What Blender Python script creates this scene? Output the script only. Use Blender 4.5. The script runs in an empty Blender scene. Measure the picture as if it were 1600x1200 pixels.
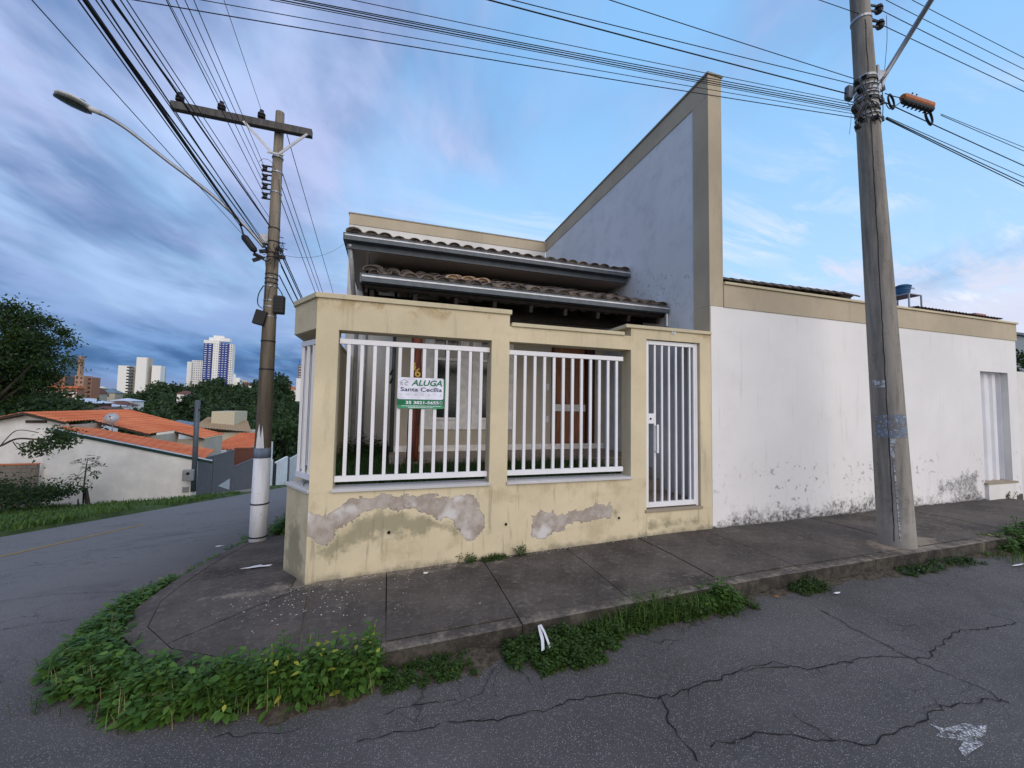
import bpy, bmesh, math, random
import numpy as np
from mathutils import Vector, Matrix
random.seed(7); RNG = np.random.default_rng(7)
S = bpy.context.scene
COL = S.collection
PI = math.pi

# ---------------------------------------------------------------- camera
H = 1.66
FPX, YAW, PITCH, ROLL = 610.54, 0.303153, 0.053719, 0.018003
def cam_axes():
    cy, sy, cp, sp, cr, sr = math.cos(YAW), math.sin(YAW), math.cos(PITCH), math.sin(PITCH), math.cos(ROLL), math.sin(ROLL)
    f = Vector((sy*cp, cy*cp, sp)); r = Vector((cy, -sy, 0)); u = r.cross(f)
    return r*cr+u*sr, u*cr-r*sr, f
CR, CU, CF = cam_axes()
CO = Vector((0, 0, H))
cd = bpy.data.cameras.new('camera'); cam = bpy.data.objects.new('camera', cd); COL.objects.link(cam)
cam.matrix_world = Matrix(((CR.x, CU.x, -CF.x, 0), (CR.y, CU.y, -CF.y, 0), (CR.z, CU.z, -CF.z, H), (0, 0, 0, 1)))
cd.sensor_width = 36; cd.lens = FPX/1600*36; cd.clip_start = 0.05; cd.clip_end = 5000
S.camera = cam

# ---------------------------------------------------------------- light
SUN_EL, SUN_AZ = math.radians(24), math.radians(172)     # azimuth clockwise from +Y
W = bpy.data.worlds.new('World'); S.world = W; W.use_nodes = True
sd = bpy.data.lights.new('sun', 'SUN'); sd.energy = 2.2; sd.angle = math.radians(80); sd.color = (1, .85, .68)
so = bpy.data.objects.new('sun', sd); COL.objects.link(so)
sv = Vector((math.sin(SUN_AZ)*math.cos(SUN_EL), math.cos(SUN_AZ)*math.cos(SUN_EL), math.sin(SUN_EL)))
so.rotation_euler = sv.to_track_quat('Z', 'Y').to_euler()
S.view_settings.view_transform = 'Standard'; S.view_settings.look = 'None'
S.view_settings.exposure = 0.27; S.view_settings.gamma = 1.0; S.view_settings.use_curve_mapping = False

class NT:
    """small node builder"""
    def __init__(s, tree): s.t = tree; s.n = tree.nodes; s.l = tree.links
    def new(s, ty, **k):
        n = s.n.new(ty)
        for a, b in k.items(): setattr(n, a, b)
        return n
    def put(s, sock, v):
        if v is None: return
        if isinstance(v, bpy.types.NodeSocket): s.l.new(v, sock)
        elif isinstance(v, (tuple, list)) and sock.type == 'RGBA' and len(v) == 3: sock.default_value = (*v, 1)
        else: sock.default_value = v
    def math(s, op, a, b=None, c=None, clamp=False):
        n = s.new('ShaderNodeMath', operation=op, use_clamp=clamp)
        s.put(n.inputs[0], a); s.put(n.inputs[1], b); s.put(n.inputs[2], c); return n.outputs[0]
    def vmath(s, op, a, b=None, scale=None):
        n = s.new('ShaderNodeVectorMath', operation=op); s.put(n.inputs[0], a); s.put(n.inputs[1], b)
        if scale is not None: s.put(n.inputs['Scale'], scale)
        return n.outputs['Value'] if op in ('DOT_PRODUCT', 'LENGTH', 'DISTANCE') else n.outputs[0]
    def mix(s, f, a, b, mode='MIX'):
        n = s.new('ShaderNodeMix', data_type='RGBA', blend_type=mode); n.clamp_factor = True
        s.put(n.inputs[0], f); s.put(n.inputs[6], a); s.put(n.inputs[7], b); return n.outputs[2]
    def noise(s, vec, scale, detail=4, rough=.55, dist=0):
        n = s.new('ShaderNodeTexNoise'); s.put(n.inputs['Vector'], vec); s.put(n.inputs['Scale'], scale)
        n.inputs['Detail'].default_value = detail; n.inputs['Roughness'].default_value = rough; n.inputs['Distortion'].default_value = dist
        return n.outputs[0]
    def vor(s, vec, scale, feature='F1', out='Distance', rnd=1.0):
        n = s.new('ShaderNodeTexVoronoi', feature=feature); s.put(n.inputs['Vector'], vec); s.put(n.inputs['Scale'], scale)
        n.inputs['Randomness'].default_value = rnd
        return n.outputs[out]
    def step(s, v, lo, hi, a=0., b=1.):
        n = s.new('ShaderNodeMapRange', interpolation_type='SMOOTHSTEP'); s.put(n.inputs[0], v)
        for i, q in enumerate((lo, hi, a, b)): s.put(n.inputs[i+1], q)
        return n.outputs[0]
    def pos(s): return s.new('ShaderNodeNewGeometry').outputs['Position']
    def sep(s, v):
        n = s.new('ShaderNodeSeparateXYZ'); s.put(n.inputs[0], v); return n.outputs
    def comb(s, x, y, z):
        n = s.new('ShaderNodeCombineXYZ'); s.put(n.inputs[0], x); s.put(n.inputs[1], y); s.put(n.inputs[2], z); return n.outputs[0]
    def attr(s, name, out='Fac'): return s.new('ShaderNodeAttribute', attribute_name=name).outputs[out]
    def bump(s, h, strength=.3, dist=.01, normal=None):
        n = s.new('ShaderNodeBump'); s.put(n.inputs['Height'], h); n.inputs['Strength'].default_value = strength
        n.inputs['Distance'].default_value = dist; s.put(n.inputs['Normal'], normal); return n.outputs[0]

def build_world():
    t = NT(W.node_tree); t.n.clear()
    sky = t.new('ShaderNodeTexSky', sky_type='NISHITA', sun_disc=False, sun_elevation=SUN_EL, sun_rotation=SUN_AZ,
                air_density=1.3, dust_density=.6, ozone_density=2.5)
    d = t.new('ShaderNodeTexCoord').outputs['Generated']
    x, y, z = t.sep(d)[:3]
    zc = t.math('MAXIMUM', z, 0.0)
    # flat cloud deck coordinates: project the direction on a high horizontal layer
    k = t.math('DIVIDE', 1.0, t.math('ADD', zc, .21))
    p = t.comb(t.math('MULTIPLY', x, k), t.math('MULTIPLY', y, k), 0.0)
    pr = t.new('ShaderNodeMapping'); t.put(pr.inputs[0], p); pr.inputs['Rotation'].default_value = (0, 0, math.radians(-35)); pr.inputs['Scale'].default_value = (1.0, .55, 1)
    pr.inputs['Location'].default_value = (1.3, .35, 0)
    n1 = t.noise(pr.outputs[0], .85, 4, .5, .5)
    n2 = t.noise(pr.outputs[0], 2.2, 5, .55, .3)
    n4 = t.noise(t.vmath('MULTIPLY', pr.outputs[0], (1., 1.5, 1.)), 2.6, 7, .56, .35)
    # heavy cloud lies to the west (minus x), thinning to the east
    az = t.math('SUBTRACT', t.math('MULTIPLY', x, -.9), t.math('MULTIPLY', y, .22))
    west = t.step(az, -.66, .18)
    n3 = t.noise(t.vmath('ADD', pr.outputs[0], (4.2, 1.7, 0.)), .42, 3, .5, .8)
    cov = t.math('ADD', t.math('MULTIPLY', west, .80), t.math('MULTIPLY', t.math('SUBTRACT', n1, .5), 1.9))
    cov = t.step(t.math('ADD', cov, t.math('MULTIPLY', t.math('SUBTRACT', n4, .5), .9)), .10, .66)
    low = t.step(t.math('ADD', z, t.math('MULTIPLY', t.math('SUBTRACT', n3, .5), .5)), .04, .50)
    dark = t.mix(low, (.040, .115, .28), (.125, .215, .43))
    soft = t.mix(low, (.14, .28, .55), (.43, .50, .76))
    cloud = t.mix(t.step(t.math('ADD', t.math('ADD', t.math('MULTIPLY', n2, .35), t.math('MULTIPLY', n3, .3)), t.math('MULTIPLY', n4, .35)), .42, .59), dark, soft)
    base = t.mix(t.step(z, .0, .75), (.50, .73, .98), (.25, .53, .91))
    n = t.vmath('SCALE', sky.outputs[0], scale=.11)
    base = t.mix(.85, n, base)
    c = t.mix(t.math('MULTIPLY', cov, .96), base, cloud)
    # brighter ragged gaps in the western deck
    gp = t.math('MULTIPLY', t.step(t.noise(t.vmath('ADD', pr.outputs[0], (9., 2., 0.)), 1.15, 5, .55, .6), .55, .72), t.math('MULTIPLY', west, t.step(z, .03, .22)))
    c = t.mix(t.math('MULTIPLY', gp, .75), c, (.42, .62, .92))
    # thin wisps in the east, lit warm
    m2 = t.new('ShaderNodeMapping'); t.put(m2.inputs[0], p); m2.inputs['Rotation'].default_value = (0, 0, math.radians(28)); m2.inputs['Scale'].default_value = (.8, 2.6, 1)
    w = t.noise(m2.outputs[0], 1.9, 8, .66, .7)
    w2 = t.noise(p, .9, 3, .5)
    wm = t.math('MULTIPLY', t.step(w, .47, .66), t.step(w2, .38, .52))
    wm = t.math('MULTIPLY', wm, t.math('SUBTRACT', 1.0, west))
    wm = t.math('MULTIPLY', wm, t.step(z, .62, .18))
    c = t.mix(t.math('MULTIPLY', wm, .8), c, (.80, .80, .90))
    bank = t.math('MULTIPLY', t.step(t.math('ADD', z, t.math('MULTIPLY', t.math('SUBTRACT', w, .5), .45)), .27, .17), t.step(az, -.40, -.85))
    c = t.mix(t.math('MULTIPLY', bank, .8), c, (.66, .66, .78))
    # faint rosy break right on the western horizon
    c = t.mix(t.math('MULTIPLY', t.step(z, .07, .0), .45), c, (.42, .47, .68))
    c = t.mix(t.step(z, -.02, -.2), c, (.12, .13, .14))
    bg = t.new('ShaderNodeBackground'); t.put(bg.inputs[0], c); bg.inputs[1].default_value = 1.0
    o = t.new('ShaderNodeOutputWorld'); t.l.new(bg.outputs[0], o.inputs[0])
build_world()

# ---------------------------------------------------------------- helpers: rays, ground
def ray(px, py): return CF + CR*((px-800)/FPX) - CU*((py-600)/FPX)
def at(px, py, ax, val):
    v = ray(px, py); return CO + v*((val-CO[ax])/v[ax])
def G(x, y):
    """height of the pavement level at x, y"""
    z = .033*(min(x, 3.4)+.70) + max(0, x-3.4)*.008
    if x < -14: z = .033*(-13.3) - (x+14)*0.0
    d = y-4.5
    w = 1.2                                   # rounded change of grade
    if d > w: z -= .16*d
    elif d > -w: z -= .16*(d+w)**2/(4*w)
    if y > 62: z = z + .16*(y-62)
    return z
KH = .128
def ground(px, py, dz=0.0):
    v = ray(px, py); t = .3
    while t < 300:
        p = CO+v*t
        if p.z < G(p.x, p.y)+dz: return p
        t *= 1.003
    return p

# ---------------------------------------------------------------- helpers: materials
MATS = {}
def mat(name, col=(.5, .5, .5), rough=.8, metal=0., build=None, spec=.3):
    if name in MATS: return MATS[name]
    m = bpy.data.materials.new(name); m.use_nodes = True; t = NT(m.node_tree)
    b = m.node_tree.nodes['Principled BSDF']
    b.inputs['Base Color'].default_value = (*col, 1); b.inputs['Roughness'].default_value = rough; b.inputs['Metallic'].default_value = metal
    b.inputs['Specular IOR Level'].default_value = spec
    if build: build(t, b)
    else:
        n = t.noise(t.pos(), 9, 5)
        c = t.mix(t.step(n, .3, .7), tuple(c*.84 for c in col), tuple(min(1, c*1.1) for c in col))
        t.put(b.inputs['Base Color'], c)
        t.put(b.inputs['Normal'], t.bump(t.noise(t.pos(), 60, 3), .15, .004))
    MATS[name] = m; return m

def plaster(col, stain=(.22, .17, .10), stain_amt=.5, dirt=(.16, .15, .12), ztop=None):
    def f(t, b):
        p = t.pos(); x, y, z = t.sep(p)[:3]
        big = t.noise(p, .9, 5, .6); mid = t.noise(p, 3.5, 6, .65); fine = t.noise(p, 26, 4, .6)
        c = t.mix(t.step(big, .32, .7), tuple(q*.86 for q in col), tuple(q*1.06 for q in col))
        c = t.mix(t.math('MULTIPLY', t.step(mid, .52, .72), stain_amt), c, tuple(a*.75+s_*.35 for a, s_ in zip(col, stain)))
        st = t.comb(t.math('MULTIPLY', x, 7), t.math('MULTIPLY', y, 7), t.math('MULTIPLY', z, .8))
        run = t.noise(st, 1.3, 5, .65)
        c = t.mix(t.math('MULTIPLY', t.step(run, .55, .75), stain_amt*.55), c, dirt)
        dots = t.step(t.vor(p, 55), .10, .04)
        c = t.mix(t.math('MULTIPLY', t.math('MULTIPLY', dots, t.step(mid, .5, .62)), .5), c, dirt)
        if ztop:
            rg_ = t.math('MULTIPLY', t.step(t.noise(p, 2.4, 6, .7, .5), .50, .62), t.step(t.math('ADD', z, t.math('MULTIPLY', mid, .5)), ztop, ztop+.25))
            c = t.mix(t.math('MULTIPLY', rg_, .7), c, (.36, .25, .11))
        t.put(b.inputs['Base Color'], c)
        h = t.math('ADD', t.math('MULTIPLY', fine, .5), t.math('MULTIPLY', mid, 1.2))
        t.put(b.inputs['Normal'], t.bump(h, .35, .012))
        t.put(b.inputs['Roughness'], .9)
    return f
CREAM = (.67, .585, .40); WHITE = (.80, .80, .81); BEIGE = (.50, .43, .315)

def cream_wall(t, b):
    """cream plaster with fallen patches; 'peel' and 'moss' are signed distances kept on the mesh"""
    p = t.pos(); x, y, z = t.sep(p)[:3]
    big = t.noise(p, 1.1, 5, .6); mid = t.noise(p, 4, 6, .65); fine = t.noise(p, 30, 4, .6)
    c = t.mix(t.step(big, .32, .7), tuple(q*.88 for q in CREAM), tuple(q*1.05 for q in CREAM))
    c = t.mix(t.math('MULTIPLY', t.step(mid, .47, .68), .5), c, (.42, .35, .21))
    moss = t.attr('moss'); nm = t.noise(p, 7, 6, .7)
    mm = t.step(t.math('ADD', moss, t.math('MULTIPLY', t.math('SUBTRACT', nm, .5), .36)), .0, .10)
    c = t.mix(t.math('MULTIPLY', mm, .8), c, (.27, .25, .16))
    st = t.comb(t.math('MULTIPLY', x, 9), y, t.math('MULTIPLY', z, .9))
    run = t.step(t.noise(st, 1.5, 5, .65), .56, .72)
    c = t.mix(t.math('MULTIPLY', run, .5), c, (.17, .16, .13))
    hg = t.attr('hgt')
    foot = t.step(t.math('ADD', hg, t.math('MULTIPLY', t.math('SUBTRACT', nm, .5), .22)), .07, -.02)
    c = t.mix(t.math('MULTIPLY', foot, .68), c, (.16, .15, .12))
    peel = t.math('ADD', t.attr('peel'), t.math('MULTIPLY', t.math('SUBTRACT', t.noise(p, 8, 9, .7), .5), .26))
    pm = t.step(peel, .0, .006)
    under = t.mix(t.step(nm, .35, .65), (.33, .28, .235), (.48, .435, .395))
    under = t.mix(t.step(t.noise(p, 2.6, 4), .52, .66), under, (.62, .60, .58))
    rim = t.math('MULTIPLY', t.step(peel, -.022, -.004), t.math('SUBTRACT', 1.0, pm))
    c = t.mix(t.math('MULTIPLY', rim, .35), c, (.76, .68, .5))
    under = t.mix(t.math('MULTIPLY', mm, .55), under, (.38, .33, .24))
    c = t.mix(pm, c, under)
    edge = t.math('MULTIPLY', pm, t.step(peel, .018, .002))
    c = t.mix(t.math('MULTIPLY', edge, .4), c, (.16, .12, .09))
    t.put(b.inputs['Base Color'], c)
    h = t.math('ADD', t.math('ADD', t.math('MULTIPLY', fine, .12), t.math('MULTIPLY', mid, .3)), t.math('MULTIPLY', pm, -1.1))
    t.put(b.inputs['Normal'], t.bump(h, .6, .015)); t.put(b.inputs['Roughness'], .92)

def white_wall(t, b):
    p = t.pos(); x, y, z = t.sep(p)[:3]
    big = t.noise(p, .5, 5, .6); nm = t.noise(p, 6, 7, .7); mid = t.noise(p, 2.2, 6, .65)
    c = t.mix(t.step(big, .3, .7), (.74, .735, .73), (.83, .825, .82))
    c = t.mix(t.math('MULTIPLY', t.step(mid, .52, .75), .22), c, (.60, .58, .54))
    st = t.comb(t.math('MULTIPLY', x, 8), y, t.math('MULTIPLY', z, .7))
    c = t.mix(t.math('MULTIPLY', t.step(t.noise(st, 1.2, 5, .65), .56, .76), .26), c, (.42, .40, .36))
    hg = t.attr('hgt'); mold = t.attr('moss')
    # flaking zone up to a metre above the pavement
    vz = t.vor(p, 7); nn = t.noise(p, 5.5, 6, .7)
    zone = t.step(hg, .95, .6)
    zone = t.math('MULTIPLY', zone, t.step(t.noise(p, 1.1, 3), .4, .58))
    fl = t.math('MULTIPLY', t.step(t.noise(p, 11, 5, .6, .4), .605, .615), zone)
    cr = t.math('MULTIPLY', t.step(t.vor(t.vmath('ADD', p, t.vmath('SCALE', t.new('ShaderNodeTexNoise').outputs[1], scale=.1)), 5, 'DISTANCE_TO_EDGE'), .012, .004), t.math('MULTIPLY', zone, t.step(nn, .5, .56)))
    c = t.mix(t.math('MULTIPLY', fl, .8), c, (.34, .31, .28))
    c = t.mix(t.math('MULTIPLY', cr, .5), c, (.3, .28, .26))
    k = t.math('ADD', t.math('MULTIPLY', t.math('SUBTRACT', nm, .5), .75), t.math('MULTIPLY', t.math('SUBTRACT', t.noise(p, 30, 4, .7), .5), .3))
    b1 = t.step(t.math('ADD', t.math('SUBTRACT', t.attr('band'), hg), k), -.06, .22)
    b2 = t.step(t.math('ADD', mold, k), .0, .16)
    mm = t.math('MAXIMUM', b1, t.math('MULTIPLY', b2, .75))
    mm = t.math('MULTIPLY', mm, t.step(t.noise(p, 24, 7, .8), .30, .60))
    mm = t.math('MAXIMUM', mm, t.step(t.math('ADD', hg, t.math('MULTIPLY', t.math('SUBTRACT', nm, .5), .12)), .035, .0))
    c = t.mix(t.math('MULTIPLY', mm, .93), c, (.035, .034, .031))
    t.put(b.inputs['Base Color'], c)
    h = t.math('ADD', t.math('MULTIPLY', mid, .6), t.math('SUBTRACT', t.math('MULTIPLY', t.noise(p, 40, 3), .15), t.math('MULTIPLY', fl, .5)))
    t.put(b.inputs['Normal'], t.bump(h, .4, .014)); t.put(b.inputs['Roughness'], .9)

def side_face(t, b):
    """painted render of the tall wall, pale blue grey with mildew runs"""
    p = t.pos(); x, y, z = t.sep(p)[:3]
    big = t.noise(p, .6, 5, .6); mid = t.noise(p, 2.5, 6, .7)
    c = t.mix(t.step(big, .3, .7), (.68, .71, .73), (.76, .79, .81))
    c = t.mix(t.math('MULTIPLY', t.step(mid, .45, .7), .3), c, (.36, .40, .44))
    st = t.comb(x, t.math('MULTIPLY', y, 6), t.math('MULTIPLY', z, 1.1))
    run = t.math('MULTIPLY', t.step(t.noise(st, 1.6, 6, .7), .62, .74), t.step(t.noise(p, .75, 3), .5, .62))
    c = t.mix(t.math('MULTIPLY', run, .55), c, (.13, .14, .15))
    near = t.step(t.math('ADD', z, t.math('MULTIPLY', y, -.28)), 2.6, 2.1)
    near = t.math('MULTIPLY', near, t.step(z, 3.1, 3.3)); sp = t.math('MULTIPLY', near, t.step(t.noise(p, 14, 5, .7), .55, .66))
    c = t.mix(t.math('MULTIPLY', sp, .5), c, (.09, .1, .1))
    t.put(b.inputs['Base Color'], c); t.put(b.inputs['Normal'], t.bump(mid, .3, .01)); t.put(b.inputs['Roughness'], .88)

def asphalt(t, b):
    p = t.pos(); x, y, z = t.sep(p)[:3]
    g1 = t.vor(p, 118); g2 = t.vor(p, 190); gc = t.vor(p, 118, out='Color')
    far = t.step(t.vmath('LENGTH', t.vmath('SUBTRACT', p, (0., 0., 0.))), 4.0, 14.0)
    n = t.noise(p, .7, 5, .6); n2 = t.noise(p, 4, 5, .6); nf = t.noise(p, 220, 2, .5)
    c = t.mix(t.step(n, .3, .7), (.078, .072, .068), (.120, .112, .106))
    c = t.mix(t.math('MULTIPLY', t.math('MULTIPLY', t.step(x, -1.6, -3.8), t.step(y, .8, 5.0)), .9), c, t.mix(n2, (.20, .185, .175), (.25, .232, .22)))
    c = t.mix(t.math('MULTIPLY', t.step(n2, .5, .72), .3), c, (.045, .046, .05))
    r = t.sep(gc)[0]
    st = t.math('MULTIPLY', t.step(g1, .42, .22), t.step(r, .35, .9))
    c = t.mix(t.math('MULTIPLY', st, .7), c, (.46, .44, .42))
    st2 = t.step(g2, .3, .16)
    c = t.mix(t.math('MULTIPLY', st2, .32), c, (.24, .24, .235))
    c = t.mix(t.math('MULTIPLY', t.step(nf, .52, .34), .5), c, (.03, .029, .029))
    # alligator cracking in patches
    dv = t.vmath('ADD', p, t.vmath('SCALE', t.comb(t.noise(p, 2.5, 4), t.noise(t.vmath('ADD', p, (7., 3., 0.)), 2.5, 4), 0.0), scale=.55))
    e = t.vor(dv, 3.0, 'DISTANCE_TO_EDGE')
    ar = t.step(t.noise(t.vmath('ADD', p, (3., 9., 0.)), .8, 3), .46, .60)
    cr = t.math('MULTIPLY', t.step(e, .016, .003), ar)
    c = t.mix(t.math('MULTIPLY', cr, .7), c, (.024, .023, .022))
    st3 = t.step(t.noise(t.vmath('ADD', p, (11., 5., 0.)), .55, 6, .7), .55, .68)
    c = t.mix(t.math('MULTIPLY', st3, .35), c, (.040, .037, .035))
    wn = t.step(t.noise(t.comb(t.math('MULTIPLY', x, .5), t.math('MULTIPLY', y, 3), 0.0), .8, 4), .45, .62)
    c = t.mix(t.math('MULTIPLY', wn, .12), c, (.16, .15, .14))
    t.put(b.inputs['Base Color'], c)
    h = t.math('SUBTRACT', t.math('ADD', t.math('MULTIPLY', t.step(g1, .6, .1), .5), t.math('MULTIPLY', nf, .5)), cr)
    t.put(b.inputs['Normal'], t.bump(h, .55, .006))
    t.put(b.inputs['Roughness'], .78); b.inputs['Specular IOR Level'].default_value = .35

def pavement(t, b):
    p = t.pos(); x, y, z = t.sep(p)[:3]
    n = t.noise(p, 1.7, 8, .7); n2 = t.noise(p, 7, 8, .75); n3 = t.noise(p, 45, 4, .7)
    rv = t.attr('tone')
    c = t.mix(t.step(n, .3, .7), (.042, .035, .030), (.128, .108, .092))
    c = t.mix(t.math('MULTIPLY', t.step(n2, .52, .68), .6), c, (.20, .18, .155))
    c = t.mix(t.math('MULTIPLY', t.step(t.noise(p, 2.6, 7, .7), .54, .66), .5), c, (.05, .043, .037))
    c = t.mix(t.math('MULTIPLY', t.step(t.noise(p, 28, 5, .75), .54, .64), .55), c, (.20, .18, .16))
    c = t.mix(t.math('MULTIPLY', t.step(n3, .42, .34), .6), c, (.03, .027, .025))
    c = t.mix(t.math('MULTIPLY', rv, .35), c, (.12, .105, .092))
    light = t.attr('worn')
    lm = t.step(t.math('ADD', light, t.math('MULTIPLY', t.math('SUBTRACT', n2, .5), .5)), .0, .14)
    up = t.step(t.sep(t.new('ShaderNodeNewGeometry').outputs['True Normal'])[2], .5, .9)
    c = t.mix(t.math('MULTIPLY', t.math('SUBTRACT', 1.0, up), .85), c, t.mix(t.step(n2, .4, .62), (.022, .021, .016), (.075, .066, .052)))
    c = t.mix(t.math('MULTIPLY', t.math('MULTIPLY', lm, up), .75), c, (.32, .27, .21))
    st = t.noise(t.comb(t.math('MULTIPLY', x, .7), t.math('MULTIPLY', y, 3.2), 0.0), 2.2, 6, .7)
    wr = t.math('MULTIPLY', t.step(st, .6, .72), t.step(x, 4.5, 7.5))
    c = t.mix(t.math('MULTIPLY', wr, .8), c, (.26, .215, .16))
    t.put(b.inputs['Base Color'], c)
    h = t.math('ADD', t.math('MULTIPLY', n3, .4), t.math('MULTIPLY', t.noise(p, 160, 2), .3))
    t.put(b.inputs['Normal'], t.bump(h, .5, .006)); t.put(b.inputs['Roughness'], .9)

def concrete_pole(base, dark, zlo=None):
    def f(t, b):
        p = t.pos(); x, y, z = t.sep(p)[:3]
        st = t.comb(t.math('MULTIPLY', x, 9), t.math('MULTIPLY', y, 9), t.math('MULTIPLY', z, .7))
        n = t.noise(st, 1.5, 6, .65); n2 = t.noise(p, 14, 6, .7); n3 = t.noise(p, 60, 3, .6)
        c = t.mix(t.step(n, .35, .68), base, dark)
        c = t.mix(t.math('MULTIPLY', t.step(n2, .55, .7), .4), c, tuple(q*.5 for q in dark))
        c = t.mix(t.math('MULTIPLY', t.step(n3, .6, .7), .25), c, tuple(min(1, q*1.5) for q in base))
        if zlo: c = t.mix(t.math('MULTIPLY', t.step(t.math('ADD', z, t.math('MULTIPLY', n2, .9)), zlo+.9, zlo+.1), .75), c, (.40, .38, .345))
        t.put(b.inputs['Base Color'], c)
        t.put(b.inputs['Normal'], t.bump(t.math('ADD', t.math('MULTIPLY', n2, .8), t.math('MULTIPLY', n3, .4)), .5, .01)); t.put(b.inputs['Roughness'], .92)
    return f

def painted(col, rust=.25):
    def f(t, b):
        p = t.pos(); n = t.noise(p, 12, 6, .7)
        c = t.mix(t.step(t.noise(p, 3, 4), .35, .7), tuple(q*.93 for q in col), col)
        c = t.mix(t.math('MULTIPLY', t.step(n, .66, .74), rust), c, (.42, .25, .13))
        t.put(b.inputs['Base Color'], c); b.inputs['Roughness'].default_value = .42; b.inputs['Specular IOR Level'].default_value = .45
        t.put(b.inputs['Normal'], t.bump(n, .08, .003))
    return f

def tile_dark(t, b):
    p = t.pos(); n = t.noise(p, 7, 6, .7); n2 = t.noise(p, 30, 4, .7)
    oi = t.new('ShaderNodeObjectInfo').outputs['Random']
    c = t.mix(t.step(n, .35, .65), (.085, .068, .06), (.16, .135, .12))
    c = t.mix(t.math('MULTIPLY', t.step(n2, .5, .66), .6), c, (.055, .055, .06))
    c = t.mix(t.math('MULTIPLY', t.step(oi, .72, .95), .6), c, (.26, .21, .17))
    c = t.mix(t.math('MULTIPLY', t.step(n2, .64, .72), .4), c, (.42, .42, .42))
    t.put(b.inputs['Base Color'], c); t.put(b.inputs['Normal'], t.bump(n2, .5, .006)); t.put(b.inputs['Roughness'], .9)

def foliage(dark, light, yellow=None, rough=.5, trans=.25):
    def f(t, b):
        r = t.attr('rnd'); p = t.pos()
        c = t.mix(r, dark, light)
        c = t.mix(t.math('MULTIPLY', t.step(t.noise(p, 9, 3), .4, .65), .35), c, tuple(q*.6 for q in dark))
        if yellow: c = t.mix(t.math('MULTIPLY', t.step(r, .955, .975), .85), c, yellow)
        t.put(b.inputs['Base Color'], c); b.inputs['Roughness'].default_value = rough; b.inputs['Specular IOR Level'].default_value = .3
        o = t.n['Material Output']; tr = t.new('ShaderNodeBsdfTranslucent'); t.put(tr.inputs[0], t.mix(.5, c, (.14, .2, .03)))
        mx = t.new('ShaderNodeMixShader'); mx.inputs[0].default_value = trans
        t.l.new(b.outputs[0], mx.inputs[1]); t.l.new(tr.outputs[0], mx.inputs[2]); t.l.new(mx.outputs[0], o.inputs[0])
    return f

def orange_tile(t, b):
    p = t.pos(); n = t.noise(p, .5, 5, .6); n2 = t.noise(p, 5, 5, .7)
    r = t.new('ShaderNodeObjectInfo').outputs['Random']
    c = t.mix(t.step(n, .3, .7), (.58, .15, .06), (.70, .23, .10))
    c = t.mix(t.math('MULTIPLY', t.step(n2, .55, .7), .5), c, (.30, .07, .035))
    c = t.mix(t.math('MULTIPLY', t.step(r, .5, 1), .2), c, (.62, .22, .1))
    t.put(b.inputs['Base Color'], c); t.put(b.inputs['Normal'], t.bump(n2, .3, .02)); t.put(b.inputs['Roughness'], .85)

def wood(col, dark):
    def f(t, b):
        p = t.pos(); x, y, z = t.sep(p)[:3]
        st = t.comb(t.math('MULTIPLY', x, 14), t.math('MULTIPLY', y, 14), t.math('MULTIPLY', z, 1.3))
        n = t.noise(st, 1.6, 6, .65, .6)
        c = t.mix(t.step(n, .35, .65), col, dark)
        t.put(b.inputs['Base Color'], c); t.put(b.inputs['Normal'], t.bump(n, .5, .01)); t.put(b.inputs['Roughness'], .6)
    return f
def grass_soil(t, b):
    p = t.pos(); n = t.noise(p, 1.1, 6, .65); n2 = t.noise(p, 9, 5, .7)
    c = t.mix(t.step(n, .35, .65), (.035, .062, .014), (.075, .115, .024))
    c = t.mix(t.math('MULTIPLY', t.step(n2, .55, .68), .6), c, (.13, .10, .06))
    t.put(b.inputs['Base Color'], c); t.put(b.inputs['Normal'], t.bump(n2, .8, .04)); t.put(b.inputs['Roughness'], .95)

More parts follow.
